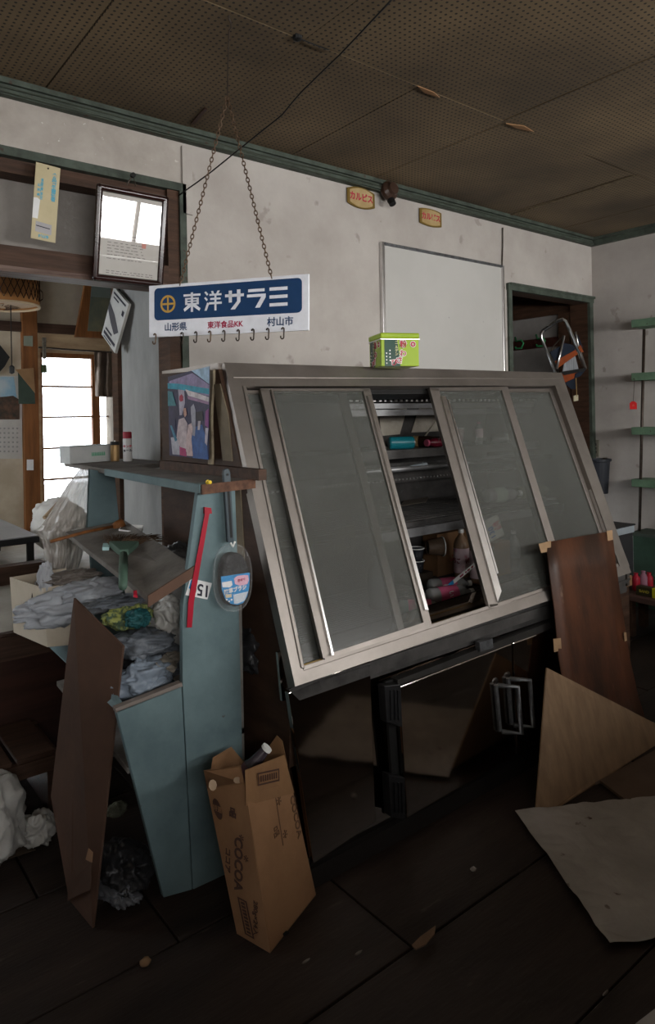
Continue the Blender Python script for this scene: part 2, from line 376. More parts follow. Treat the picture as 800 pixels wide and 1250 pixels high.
# inner room: grey side wall, raised floors, far wall, ceiling, left wall
MB().box((1.26, YW + .1, 0), (1.36, 3.17, 2.3)).build('wall_passage', greywall, kind='structure')
MB().box((1.24, 3.17, .5), (1.36, 3.24, 2.3)).build('trim_10', dkwood, kind='structure')
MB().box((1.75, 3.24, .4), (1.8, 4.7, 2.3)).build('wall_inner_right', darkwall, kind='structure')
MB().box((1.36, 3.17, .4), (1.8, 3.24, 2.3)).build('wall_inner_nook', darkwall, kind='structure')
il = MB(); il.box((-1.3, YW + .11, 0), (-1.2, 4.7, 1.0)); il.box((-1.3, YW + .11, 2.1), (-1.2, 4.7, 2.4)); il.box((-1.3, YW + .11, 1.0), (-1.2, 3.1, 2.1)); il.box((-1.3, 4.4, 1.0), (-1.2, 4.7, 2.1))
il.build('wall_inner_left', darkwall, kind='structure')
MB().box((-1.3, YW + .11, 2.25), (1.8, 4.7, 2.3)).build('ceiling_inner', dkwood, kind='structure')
MB().box((-.62, YW + .005, .47), (1.235, 3.45, .50)).build('floor_entry', M('entry_mat', (.33, .30, .25), .7, c2=(.2, .18, .15), scale=3), kind='structure')
MB().box((-1.2, 3.45, .40), (1.75, 4.7, .50)).build('floor_inner', M('tatami', (.42, .38, .32), .7, c2=(.3, .27, .22), scale=6), kind='structure')
# sill rails with tracks
sl = thing('trim_11', 'sliding door sill with grooves', None, (.3, YW, .4), kind='structure')
MB().box((-.62, YW - .03, .42), (1.235, YW + .004, .503)).build('sill', dkwoodh, sl)
for k in range(3): MB().box((-.62, YW - .02 + k * .012, .503), (1.235, YW - .014 + k * .012, .512)).build('track', dkwoodh, sl)
rb = M('red_brown_board', (.045, .017, .011), .5, c2=(.024, .01, .007), scale=5, stretch=(.6, 5, 5))
MB().box((-.62, YW + .01, 0), (1.235, YW + .03, .42)).build('baseboard_back', rb, kind='structure')
# far wall of inner room with the window
YN = 4.6
fx0 = P(45, 512, y=YN).x; fx1 = 1.75
wz1 = P(90, 418, y=YN).z
f = MB(); f.box((-1.2, YN, .5), (P(27, 512, y=YN).x, YN + .08, 2.3)); f.box((P(27, 512, y=YN).x, YN, wz1 + .06), (1.75, YN + .08, 2.3))
f.build('wall_far', M('far_plaster', (.5, .43, .33), .9, c2=(.36, .3, .22), scale=3), kind='structure')
px0 = P(27, 512, y=YN).x; px1 = P(46, 512, y=YN - .02).x
MB().box((px0, YN - .05, .5), (px1, YN + .08, 2.3)).build('trim_12', orwood, kind='structure')
MB().box((px0 - 1.5, YN - .03, wz1 + .05), (1.75, YN, wz1 + .11)).build('trim_13', dkwoodh, kind='structure')
wn = thing('window_1', 'bright sliding glass door of the back room', None, ((fx0 + fx1) / 2, YN, .5), kind='structure')
mb = MB(); mb.box((px1, YN, wz1), (fx1, YN + .08, wz1 + .06)); mb.box((px1, YN, .5), (fx1, YN + .08, .56)); mb.box((px1, YN, .56), (px1 + .03, YN + .08, wz1))
mb.build('window_frame', paleframe, wn)
sx0 = P(112, 512, y=YN + .04).x; sx1 = P(121, 512, y=YN + .04).x
wz0 = P(90, 437, y=YN).z
mb = MB(); mb.box((sx0, YN + .02, .56), (sx1, YN + .05, wz1)); mb.box((px1 + .03, YN + .02, wz0), (sx0, YN + .05, wz0 + .03)); mb.box((px1 + .03, YN + .02, .56), (px1 + .045, YN + .05, wz1))
mb.build('sash', orwood, wn)
MB().box((px1, YN + .01, wz0 + .03), (fx1, YN + .07, wz1)).build('head_board', paleframe, wn)
mb = MB()
for py in (472, 509, 546.5, 584): 
    z = P(80, py, y=YN + .03).z; mb.box((px1 + .04, YN + .02, z - .006), (sx0, YN + .05, z + .006)); mb.box((sx1, YN + .05, z - .004), (fx1, YN + .07, z + .004))
mb.build('glazing_bar', orwood, wn)
MB().box((px1 + .04, YN + .033, .56), (sx0, YN + .037, wz0)).build('pane', winglass, wn)
MB().box((sx1, YN + .058, .56), (fx1, YN + .062, wz1)).build('pane', winglass, wn)
# bank/snow outside under the window and pale ground
MB().box((-4, 4.8, -.1), (8, 14, .0)).build('ground_outside', M('pale_ground', (.5, .5, .48), .9), kind='structure')
MB().box((-1.3, 4.7, 0), (1.8, 4.8, .49)).build('wall_footing', greywall, kind='structure')

# right doorway
dr = thing('door_1', 'green framed doorway to the back passage', None, (3.95, YW, 0), kind='structure')
mb = MB(); mb.box((3.465, YW - .015, 0), (3.50, YW + .006, 2.02)); mb.box((4.375, YW - .015, 0), (4.415, YW + .006, 2.02)); mb.box((3.46, YW - .018, 2.0), (4.42, YW + .01, 2.04))
mb.box((3.48, YW - .024, 2.03), (4.43, YW, 2.045)); mb.build('door_frame', green, dr)
mb = MB(); mb.box((3.47, YW + .006, 0), (3.50, YW + .11, 2.0)); mb.box((4.375, YW + .006, 0), (4.41, YW + .14, 2.0)); mb.box((3.47, YW + .01, 2.0), (4.41, YW + .11, 2.02)); mb.build('door_reveal', dkwood, dr)
MB().box((XR - .02, YW + .11, 0), (XR + .1, 4.4, 1.955)).build('wall_passage_right', M('passage_plaster', (.27, .255, .24), .9, c2=(.19, .175, .165), scale=3), kind='structure')
MB().box((XR - .03, YW + .11, 1.955), (XR + .1, 4.4, 2.4)).build('trim_14', dkwood, kind='structure')
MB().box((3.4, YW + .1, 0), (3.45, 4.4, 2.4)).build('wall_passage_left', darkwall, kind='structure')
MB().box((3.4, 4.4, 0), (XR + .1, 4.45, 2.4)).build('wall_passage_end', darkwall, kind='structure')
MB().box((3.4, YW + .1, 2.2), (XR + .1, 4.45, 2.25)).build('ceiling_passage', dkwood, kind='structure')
MB().box((3.4, YW + .1, -.03), (XR + .1, 4.45, 0)).build('floor_passage', floormat, kind='structure')
MB().box((XR - .05, YW + .15, 0), (XR - .02, YW + .24, 1.955)).build('trim_15', dkwood, kind='structure')

# ================================================================== DISPLAY CASE
ca = thing('display_case', 'long slanted-front refrigerated display case of dull steel with sliding glass and dark doors', 'display case', (1.9, 1.9, 0))
CX0, CX1, CYB = 1.05, 2.83, 2.27
p0 = V((1.04, 1.46, .555)); gn = V((0, -.874, .39)).normalized()
G = lambda px, py, off=0: PL(px, py, p0, gn, off)
def gquad(q, th=.02, off=0): return [G(x, y) + gn * off for x, y in q]
def gbar(name, mat, q, th=.02, off=0, parent=ca, bevel=.0015):
    return MB().slab(gquad(q, off=off), -gn * th).build(name, mat, parent, bevel=bevel)
# outer frame (one mesh)
TLo, TRo, BRo, BLo = (273.7, 442.5), (686, 455), (771, 699), (360.6, 838)
TLi, TRi, BRi, BLi = (297, 471.5), (678, 470.5), (757, 691), (370.5, 819)
fb = MB()
for q in ((TLo, TRo, TRi, TLi), (TRo, BRo, BRi, TRi), (BRo, BLo, BLi, BRi), (BLo, TLo, TLi, BLi)): fb.slab(gquad(q), -gn * .035)
fb.build('glass_frame', stain, ca)
# raised inner bead
for q in (((284, 460.3), (683, 461.5), (683.5, 463), (284.5, 461.8)), ((296, 471.5), (300, 471.5), (371.5, 816), (367.5, 816))):
    gbar('frame_bead', stain, q, .004, .004)
gbar('side_bead', chrome, ((301, 488), (303.5, 488), (370, 806), (366.5, 806)), .012, .002)
gbar('side_bead', chrome, ((306, 500), (307.5, 500), (366, 775), (364, 775)), .02, -.006)
gbar('bottom_track', stain, ((372, 812), (757, 687), (757, 691), (371, 819)), .03, -.004)
gbar('bottom_track', M('brass_strip', (.3, .2, .07), .4, .8), ((373, 810), (669, 716), (670, 718), (372.5, 812.5)), .006, -.012)
gbar('top_track', blackm, ((297, 471.5), (678, 470.5), (679, 476), (298, 477)), .05, -.03)
# sliding glass doors
def glassdoor(outer, stileL, stileR, rail, off, mat=stain, brightL=None, brightR=None):
    d_ = MB().slab(gquad(outer, off=off - .006), -gn * .004).build('sliding_glass', dirtglass, ca, recalc=True)
    for q, mm in ((stileL, brightL or mat), (stileR, brightR or mat)):
        if q: MB().slab(gquad(q, off=off), -gn * .014).build('stile', mm, d_, bevel=.0015)
    for q in rail: MB().slab(gquad(q, off=off), -gn * .012).build('rail', mat, d_)
    return d_
glassdoor(((299, 473), (423, 474), (497, 772), (371, 817)), None, ((417, 474), (427, 474), (501, 772), (493, 774)),
          [((299, 473), (423, 474), (423, 478), (300, 477)), ((368, 812), (497, 766), (498, 772), (369, 818))], -.020)
A = glassdoor(((318, 474), (451, 474), (527, 762), (398, 804)), ((318, 474), (329, 474), (405, 801), (395, 804)), ((443, 474), (452.5, 474), (528, 762), (519, 765)),
          [((318, 474), (451, 474), (451, 477), (319, 477)), ((396, 800), (526, 757), (528, 763), (397, 805))], -.001)
for q in (((330, 476), (332, 476), (406.5, 800), (404, 800)), ((448, 484), (452, 484), (522, 745), (518, 745))):
    MB().slab(gquad(q, off=.006), -gn * .01).build('edge_strip', chrome, A)
D = glassdoor(((612, 472), (679, 472), (757, 690), (688, 731)), None, ((674, 472), (679, 472), (757, 690), (753, 692)),
          [((612, 472), (679, 472), (679, 476), (612, 476))], -.020)
MB().slab(gquad(((684, 484), (687.5, 484), (755, 678), (751.5, 678)), off=-.006), -gn * .012).build('edge_strip', chrome, D)
C_ = glassdoor(((525, 473), (620, 472), (699, 729), (600, 742)), ((525, 473), (536, 473), (609, 739), (598, 742)), ((612, 472), (620.5, 472), (699, 728), (691, 731)),
          [((525, 473), (620, 472), (621, 476), (526, 477)), ((598, 738), (697, 725), (699, 729), (600, 742))], -.001)
MB().slab(gquad(((538, 484), (543, 484), (611, 722), (606.5, 735)), off=.006), -gn * .012).build('edge_strip', chrome, C_)
MB().slab(gquad(((546, 488), (547.5, 488), (608, 700), (606, 700)), off=.004), -gn * .01).build('edge_strip', chrome, C_)
# carcass: top, back, sides, cavity floor, lower box
yt = 1.855
b = MB(); b.box((CX0, yt + .012, 1.39), (CX1 + .03, CYB, 1.42)); b.build('top_panel', stain, ca)
MB().box((CX0 + .02, CYB - .03, .5), (CX1 - .02, CYB, 1.395)).build('back_panel', inner, ca)
MB().slab([(CX0 + .02, 1.50, .585), (CX0 + .02, 1.83, 1.36), (CX0 + .02, CYB, 1.40), (CX0 + .02, CYB, .5), (CX0 + .02, 1.5, .5)], (.012, 0, 0)).build('inner_side_panel', inner, ca)
MB().slab([(CX1 - .03, 1.50, .585), (CX1 + .0, 1.83, 1.36), (CX1 + .0, CYB, 1.40), (CX1 - .03, CYB, .5), (CX1 - .03, 1.5, .5)], (.02, 0, 0)).build('side_panel', stain, ca)
MB().box((CX0 + .03, 1.50, .482), (CX1 - .035, CYB - .03, .500)).build('cavity_floor', inner, ca)
MB().slab([(CX0 + .03, 1.495, .48), (CX1 - .05, 1.495, .48), (CX1 - .05, 1.50, .575), (CX0 + .03, 1.50, .575)], (0, .012, 0)).build('front_inner_wall', inner, ca)
for k in range(38):
    y = 1.52 + k * .0185
    if y < CYB - .05: MB().box((CX0 + .04, y, .500), (CX1 - .05, y + .008, .506)).build('floor_slat', inner, ca)
# left outer side: brown veneer with pale insets, posts
sv = M('side_veneer', (.06, .032, .02), .6, c2=(.03, .017, .011), scale=4, stretch=(1, 1, 4))
MB().slab([(CX0 - .004, 1.50, .56), (CX0 - .004, 1.86, 1.40), (CX0 - .004, CYB, 1.41), (CX0 - .004, CYB, .18), (CX0 + .0, 1.53, .18)], (.02, 0, 0)).build('side_panel', sv, ca)
MB().slab([(CX0 - .008, 1.885, 1.355), (CX0 - .008, 1.835, 1.12), (CX0 - .008, 1.78, 1.12), (CX0 - .008, 1.80, 1.26), (CX0 - .008, 1.845, 1.355)], (.004, 0, 0)).build('pale_inset', M('inset_board', (.17, .135, .09), .7, c2=(.1, .08, .055)), ca)
MB().slab([(CX0 - .008, 1.83, 1.09), (CX0 - .008, 1.80, .8), (CX0 - .008, 1.72, .8), (CX0 - .008, 1.74, 1.09)], (.004, 0, 0)).build('pale_inset', MATS['inset_board'], ca)
wv = [(CX0 - .012, 1.93 + .008 * math.sin(z * 21) + (z - 1.1) * -.03, z) for z in [1.10 + i * .03 for i in range(11)]]
wv2 = [(CX0 - .012, p[1] - .032 + .008 * math.sin(p[2] * 13), p[2]) for p in wv][::-1]
MB().slab(wv + wv2, (.008, 0, 0)).build('torn_edge_strip', M('torn_cream', (.3, .25, .17), .8, c2=(.13, .1, .07), scale=14), ca)
MB().box((CX0 - .03, 1.60, 1.075), (CX0 - .004, 2.24, 1.105)).build('side_ledge', dkwoodh, ca)
# lower front
k0 = V((1.05, 1.482, .05)); kn = V((0, -1, .022)).normalized()
K = lambda px, py, off=0: PL(px, py, k0, kn, off)
def kq(q, off=0): return [K(x, y) + kn * off for x, y in q]
MB().slab([(CX0, 1.505, .03), (CX1 - .08, 1.505, .03), (CX1 - .05, 1.53, .478), (CX0, 1.53, .478)], (0, CYB - 1.58, 0)).build('lower_body', dksteel, ca)
MB().slab(kq(((352.6, 846), (452, 803), (459, 1003), (383, 1055)), -.0), -kn * .02).build('front_panel', dksteel, ca, bevel=.002)
MB().slab(kq(((347, 800), (668, 700), (668, 762), (352.6, 860)), -.03), -kn * .01).build('valance_strip', dksteel, ca)
MB().slab(kq(((352.6, 842), (360, 838), (771, 706), (760, 718), (366, 855)), .0), -kn * .012).build('drip_edge', inner, ca)
k1 = MB().slab(kq(((480.4, 836), (619, 783.5), (623.5, 920), (490.8, 995.5)), .022), -kn * .035).build('cabinet_door', dksteel, ca, bevel=.004)
k2 = MB().slab(kq(((620.5, 783), (722, 747), (722, 866), (625, 919)), .022), -kn * .035).build('cabinet_door', dksteel, ca, bevel=.004)
ssd = M('dull_steel_edge', (.12, .115, .11), .4, .9, bump=.03)
MB().slab(kq(((480, 828), (722, 737), (722, 746), (480.4, 835)), .02), -kn * .03).build('door_top_rail', ssd, ca)
MB().slab(kq(((470, 832), (479, 828.5), (490, 996), (481, 1000)), .004), -kn * .01).build('door_gap', blackm, ca)
zinc = M('zinc_casting', (.20, .21, .22), .45, .8, c2=(.1, .1, .105), scale=30)
dkcast = M('dark_casting', (.03, .03, .032), .4, .6, c2=(.018, .018, .02), scale=30)
def slabk(q, o0, o1, name, mat, par, bevel=.002): return MB().slab(kq(q, o1), -kn * (o1 - o0)).build(name, mat, par, bevel=bevel)
for hq in (((461, 834), (481, 832), (483, 884), (464, 878)), ((466, 941), (486, 945), (487, 996), (469, 992))):
    h = slabk(hq, .0, .03, 'hinge', dkcast, ca)
    cx = sum(p[0] for p in hq) / 4; cy = sum(p[1] for p in hq) / 4
    for dx in (-4, 1, 5): slabk(((cx + dx - 1, cy - 18), (cx + dx + .6, cy - 18), (cx + dx + 1.6, cy + 18), (cx + dx, cy + 18)), .028, .034, 'hinge_rib', dkcast, h, 0)
for (ax, ay, bx, by, dr_) in ((618.5, 834, 623.5, 890, k1), (633.5, 826, 638, 882, k2)):
    lx = -13
    pa = K(ax, ay, .022); pb = K(bx, by, .022); oa = kn * .045
    mb = MB().tube([pa + oa * .2 + (K(ax + lx, ay + 2, .022) - pa), pa + oa + V((0, 0, .0)), pb + oa, pb + oa * .2 + (K(bx + lx, by + 2, .022) - pb)], .009, 8)
    h = mb.build('handle', zinc, dr_, smooth=True)
    mb = MB().tube([K(ax + lx, ay + 2, .03), K(bx + lx, by + 2, .03)], .008, 6); mb.build('handle_plate', zinc, dr_)
MB().slab(kq(((577, 782), (593, 777), (594, 788), (578, 793)), .03), -kn * .02).build('lock', zinc, ca)
MB().box((CX0 + .02, 1.53, 0), (CX1 - .12, 2.2, .05)).build('kick_plinth', blackm, ca)
MB().slab([(CX0 + .02, 1.455, 0), (CX1 - .15, 1.455, 0), (CX1 - .15, 1.485, .03), (CX0 + .02, 1.485, .03)], (0, .04, .0)).build('plinth_board', M('plinth_dark', (.008, .006, .005), .9), ca)

# interior shelves
ih = lambda px, py, y: P(px, py, y=y).z
XI0, XI1 = CX0 + .035, CX1 - .04
z1 = ih(505, 549, 1.93)
MB().box((XI0, 1.93, z1 - .022), (XI1, CYB - .03, z1)).build('shelf', innerl, ca)
MB().box((XI0, 1.915, z1 - .03), (XI1, 1.93, z1 + .004)).build('shelf_lip', inner, ca)
MB().tube([(XI0, 1.86, z1 - .065), (XI1, 1.86, z1 - .065)], .011, 8).build('lamp_tube', innerl, ca, smooth=True)
z2 = ih(535, 632, 1.82)
sh2 = MB().box((XI0, 1.82, z2 - .02), (XI1, CYB - .03, z2)).build('shelf', inner, ca)
for k in range(14): MB().box((XI0, 1.83 + k * .029, z2), (XI1, 1.84 + k * .029, z2 + .006)).build('shelf_slat', inner, sh2)
MB().box((XI0, 1.79, z2 - .05), (XI1, 1.82, z2 - .018)).build('shelf_lip', innerl, ca)
# vent duct under the roof with a row of bright studs
zt = ih(500, 492, 1.97)
MB().box((XI0, 1.96, zt + .005), (XI1, 2.2, zt + .05)).build('vent_duct', blackm, ca)
MB().box((XI0, 1.94, zt - .022), (XI1, 1.965, zt - .002)).build('duct_rail', innerl, ca)
MB().box((XI0, 1.95, zt - .05), (XI1, 1.962, zt - .026)).build('duct_rail', innerl, ca)
mb = MB()
for k in range(60): mb.box((XI0 + .02 + k * .029, 1.952, zt + .006), (XI0 + .032 + k * .029, 1.96, zt + .016))
mb.build('duct_studs', chrome, ca, kind='stuff')
mb = MB()
for k in range(90): mb.box((XI0 + .02 + k * .019, 1.815, z2 + .08), (XI0 + .028 + k * .019, 1.82, z2 + .086))
zz = z2 + .083
MB().box((XI0, 2.05, z2 + .12), (XI1, 2.06, z1 - .06)).build('baffle', inner, ca)
mb = MB()
for k in range(80): mb.box((XI0 + .02 + k * .021, 2.043, z2 + .13), (XI0 + .03 + k * .021, 2.05, z2 + .136))
mb.build('baffle_studs', chrome, ca, kind='stuff')
q0 = P(476, 574, y=1.88); q1 = P(516, 566, y=1.88)
hd = MB().tube([q0, q0 + V((.0, -.02, 0)), q1 + V((0, -.02, 0)), q1], .007, 6).build('tray_handle', M('pale_blue_metal', (.3, .35, .38), .4, .5), ca)
# pale patches on the back lining
bp = M('pale_back_board', (.55, .5, .42), .6, c2=(.3, .27, .22), scale=5)
y = CYB - .034
for q in (((462, 502), (497, 498), (488, 530), (466, 532)), ((512, 497), (545, 497), (545, 526), (502, 528))):
    MB().slab([P(a, c, y=y) for a, c in q], (0, -.002, 0)).build('pale_lining_patch', bp, ca)

# ------------------------------------------------------------------ bottles, cups, cards in the case
def rotmat(loc, ang, axis='Z', tilt=None):
    mm = Matrix.Translation(V(loc)) @ Matrix.Rotation(ang, 4, 'Z')
    if tilt: mm = mm @ Matrix.Rotation(tilt, 4, 'Y')
    return mm
labels_m = {}
def bottle(name, label, mtx, r, h, body, lab, capm, labz=(.28, .62), neck=.3, group=None, cat='bottle', shoulder=.68, print_=None, printm=None):
    t = thing(name, label, cat, (0, 0, 0), group)
    MB().lathe([(r * .82, 0), (r, .008), (r * .97, h * .25), (r, h * .3), (r, h * shoulder), (r * .8, h * (shoulder + .1)), (r * neck * 1.1, h * .88), (r * neck, h * .9), (r * neck, h * .93)], n=20).build('bottle_body', body, t, smooth=True)
    if lab: MB().lathe([(r * 1.015, h * labz[0]), (r * 1.02, h * labz[1])], n=20, cap=False).build('label', lab, t, smooth=True)
    MB().lathe([(r * neck * 1.15, h * .92), (r * neck * 1.25, h * .925), (r * neck * 1.25, h * .995), (r * neck * 1.1, h)], n=14).build('cap', capm, t)
    if print_:
        for k in range(3):
            a = -math.pi / 2 + (k - 1) * 2.1
            F4 = frame((math.cos(a) * r * 1.03, math.sin(a) * r * 1.03, h * (labz[0] + labz[1]) / 2), (-math.sin(a), math.cos(a), 0), (0, 0, 1))
            text(t, print_, F4, r * .75, printm, bold=.0006, name='label_print')
    t.matrix_world = mtx; return t
pinklab = flat('pink_label', (.62, .12, .24), .45); pinkpale = M('pink_patterned_label', (.8, .62, .66), .45, c2=(.62, .06, .2), scale=22, lo=.25, hi=.45, bump=0)
amber = flat('brown_tea', (.34, .22, .14), .2); dkred = flat('dark_red_glass', (.12, .008, .02), .15)
tealp = flat('teal_can_paint', (.01, .16, .20), .25)
def lie(px, py, z, ang, r, dz=0):
    c = P(px, py, z=z + r); return Matrix.Translation(c) @ Matrix.Rotation(ang, 4, 'Z') @ Matrix.Rotation(math.pi / 2, 4, 'Y')
def lieY(px, y, z, ang, r): return Matrix.Translation((P(px, 600, y=y).x, y, z + r)) @ Matrix.Rotation(ang, 4, 'Z') @ Matrix.Rotation(math.pi / 2, 4, 'Y')
zf = .507
def stand(px, py, z=zf, a=0): return Matrix.Translation(P(px, py, z=z + .001)) @ Matrix.Rotation(a, 4, 'Z')
bottle('plastic_bottle', 'left bottle of the upright pink-label pair in the open gap, red oval on label', stand(564, 705, a=.3), .035, .22, amber, pinkpale, whiteplastic, (.12, .62), group='upright pink-label bottles', print_='いちご', printm=crimson)
bottle('plastic_bottle', 'right bottle of the upright pink-label pair, touching the bright sliding door edge', stand(584, 712, a=1.3), .035, .22, amber, flat('blush_label', (.8, .64, .66), .45), whiteplastic, (.12, .66), group='upright pink-label bottles')
bottle('plastic_bottle', 'lying clear bottle with pink label and white cap, the nearer one at the open gap', lie(523, 729, zf, math.radians(-17), .034), .034, .205, petclear, pinklab, whiteplastic, (.2, .6), group='lying clear bottles', print_='いち', printm=whiteplastic)
bottle('plastic_bottle', 'lying clear bottle with pink label, half hidden behind the nearer lying bottle', lie(524, 716, zf, math.radians(-24), .031), .031, .19, petclear, pinklab, whiteplastic, (.25, .6), group='lying clear bottles')
bottle('glass_bottle', 'small dark red bottle lying right of the clear bottles, white cap towards the viewer', lie(596, 716, zf, math.radians(-140), .03), .03, .12, dkred, flat('dull_red_label', (.3, .05, .06), .5), whiteplastic, (.2, .5), neck=.62)
bottle('plastic_bottle', 'standing clear bottle with white cap behind the middle glass right of the gap', stand(628, 697), .03, .19, petclear, flat('grey_label', (.3, .33, .35), .5), whiteplastic, (.35, .6))
bottle('plastic_bottle', 'standing faint bottle behind the left sliding glass, white cap', stand(459, 742), .03, .2, petclear, flat('grey_blue_label', (.25, .28, .3), .5), whiteplastic, (.3, .55))
bottle('plastic_bottle', 'lying pink-label bottle behind the glass just left of the gap', lie(487, 742, zf, math.radians(-40), .03), .03, .17, petclear, pinklab, whiteplastic, (.2, .7))
bottle('plastic_bottle', 'lying clear bottle on the middle shelf behind the glass right of the gap', lieY(592, 1.92, z2 + .007, math.radians(-8), .032), .032, .22, petclear, flat('green_white_label', (.35, .42, .36), .5), whiteplastic, (.2, .5))
bottle('plastic_bottle', 'lying pale yellow bottle on the middle shelf behind the far right glass', lieY(632, 1.92, z2 + .007, math.radians(-8), .03), .03, .22, flat('yellowish_pet', (.22, .22, .15), .3), None, whiteplastic, (.2, .5))
# top shelf
def can(name, label, mtx, r, h, body, group=None):
    t = thing(name, label, 'can', (0, 0, 0), group)
    MB().lathe([(r * .86, 0), (r, .006), (r, h - .01), (r * .88, h - .002)], n=20).build('can_body', body, t, smooth=False)
    MB().lathe([(r * .88, h - .003), (r * .88, h), (r * .8, h), (r * .78, h - .004), (.001, h - .004)], n=20, cap=False).build('can_lid', chrome, t)
    MB().box((-r * .25, -r * .12, h - .004), (r * .35, r * .12, h - .001)).build('pull_tab', chrome, t)
    t.matrix_world = mtx; return t
can('drink_can', 'teal drink can lying on the top shelf with its silver lid showing', lieY(476, 2.03, z1, math.radians(-30), .026), .026, .105, tealp)
bottle('glass_bottle', 'dark brown bottle lying on the top shelf next to the teal can', lieY(503, 2.10, z1, math.radians(-65), .024), .024, .13, flat('dark_brown_glass', (.03, .015, .01), .15), flat('dull_gold', (.3, .2, .1), .4), chrome, (.1, .3), neck=.5)
bottle('glass_bottle', 'dark bottle with coppery cap lying between the brown and the red bottle', lieY(517, 2.10, z1, math.radians(-75), .022), .022, .12, flat('black_glass', (.02, .012, .01), .15), None, M('copper_cap', (.5, .25, .18), .35, .8), neck=.55)
bottle('glass_bottle', 'dark red bottle with white label lying at the right end of the top shelf gap', lieY(549, 1.99, z1, math.radians(176), .02), .02, .13, dkred, whiteplastic, flat('pink_foil', (.5, .1, .18), .35), (.05, .35), neck=.6)
def cup(label, mtx, r, h, mat, rim, group=None, name='paper_cup', prt=None):
    t = thing(name, label, 'cup', (0, 0, 0), group)
    MB().lathe([(r * .72, 0), (r, h), (r * .96, h), (r * .69, .004), (.001, .004)], n=20, cap=False).build('cup_wall', mat, t, smooth=True)
    MB().tube([(r * math.cos(a * math.tau / 20), r * math.sin(a * math.tau / 20), h) for a in range(20)], .0025, 6, close=True).build('rim', rim, t)
    t.matrix_world = mtx; return t
dkcup = M('dark_patterned_cup', (.02, .022, .03), .5, c2=(.3, .3, .32), scale=30, lo=.2, hi=.42, bump=0)
cup('lower of two stacked dark patterned paper cups at the left of the gap', Matrix.Translation(P(509, 698, y=2.12) ) , .034, .05, dkcup, whiteplastic)
cup('upper of two stacked dark patterned paper cups at the left of the gap', Matrix.Translation(P(509, 698, y=2.12) + V((0, 0, .054))), .034, .05, dkcup, whiteplastic)
pc = P(509, 698, y=2.12)
MB().box((pc.x - .06, 2.08, .508), (pc.x + .06, 2.2, pc.z - .001)).build('carton', flat('dark_brown_carton', (.05, .035, .025), .8), label='low dark carton under the stacked paper cups in the case', cat='carton')  # carton in one dark brown base colour
cup('brown plastic cup lying on its side behind the dark cups, pale rim facing right', Matrix.Translation(P(522, 668, y=2.1)) @ Matrix.Rotation(-.5, 4, 'Z') @ Matrix.Rotation(math.pi / 2, 4, 'Y'), .042, .07, flat('brown_cup', (.09, .06, .04), .5), whiteplastic, name='plastic_cup')
c1 = P(560, 690, y=2.1)
MB().box((P(538, 660, y=2.12).x, 2.14, .508), (P(578, 660, y=2.12).x + .12, 2.23, P(545, 652, y=2.12).z)).build('carton', cardd, label='brown carton behind the upright pink bottles in the case', cat='carton')
MB().box((P(596, 700, y=2.0).x, 1.96, .508), (P(600, 700, y=2.0).x + .09, 2.1, .66)).build('carton', M('orange_carton', (.32, .15, .04), .8), label='small orange-brown carton behind the bright edge of the glass door', cat='carton')
cup('pale pink paper cup on the top shelf behind the glass right of the gap', Matrix.Translation((P(559, 530, y=2.0).x, 2.0, z1 + .001)), .027, .075, flat('pink_cup', (.5, .35, .36), .5), whiteplastic)
bottle('plastic_bottle', 'standing bottle with reddish label on the top shelf behind the middle glass', Matrix.Translation((P(585, 530, y=2.0).x, 2.0, z1 + .001)), .018, .1, petclear, pinkpale, pinkp, (.3, .7))
can('drink_can', 'silver-grey can lying on the top shelf behind the middle glass, right of the reddish bottle', lieY(600, 2.03, z1, -.8, .022), .022, .08, innerl)
# chopstick-like skewer sticking up and the striped ruler
a_ = P(512, 524, y=2.12); b_ = P(537, 507, y=2.0)
MB().tube([V((a_.x, a_.y, z1 + .01)), b_], .0035, 6).build('skewer', M('pale_stick', (.6, .55, .45), .5), label='thin pale-tipped stick leaning up over the bottles on the top shelf', cat='stick')
a_ = P(540, 722, y=1.84); b_ = P(590, 681, y=1.84); dd = (b_ - a_)
st = thing('measuring_stick', 'blue and white printed stick slanting across the gap before the upright bottles', 'stick', a_)
uu = dd.normalized(); vv = V((0, 1, 0)).cross(uu).normalized() * .008
for i, (s0, s1, mm) in enumerate(((0, .27, bluep), (.27, 1.15, whiteplastic))):
    MB().slab([a_ + dd * s0 - vv, a_ + dd * s1 - vv, a_ + dd * s1 + vv, a_ + dd * s0 + vv], (0, .003, 0)).build('stick_band', mm, st)
for s0, s1 in ((.42, .5), (.55, .58), (.6, .66), (.7, .74), (.84, .97)):
    MB().slab([a_ + dd * s0 - vv * .4, a_ + dd * s1 - vv * .4, a_ + dd * s1 + vv * .4, a_ + dd * s0 + vv * .4], (0, -.0008, 0)).build('print_mark', crimson, st)
# price cards
def pricecard(label, ctr, u, v, w_, h, s, mat, ink, group=None, name='price_card', shear=0, cat='price card', size=None, flip=False):
    F4 = frame(ctr, u, v); t = thing(name, label, cat, F4.translation, group)
    fbox(MB(), F4, (-w_ / 2, -h / 2, -.001), (w_ / 2, h / 2, 0)).build('card', mat, t)
    if s: text(t, s, F4 @ Matrix.Translation((0, 0, .0008)) @ (Matrix.Rotation(math.pi, 4, 'Z') if flip else Matrix()), size or h * .7, ink, bold=.0008, shear=shear)
    return t, F4
greyp = flat('aged_card', (.42, .42, .38), .6)
c1 = G(603, 645, -.07)
t, F4 = pricecard('price card reading 130 with red writing beside it, behind the middle glass', c1, (.9, -.3, .35), (-.25, .1, .9), .07, .085, '', greyp, inkm)
text(t, '130', F4 @ Matrix.Translation((-.012, -.012, .0008)) @ Matrix.Rotation(math.pi / 2, 4, 'Z'), .032, flat('blue_ink', (.05, .12, .3)), bold=.0008)
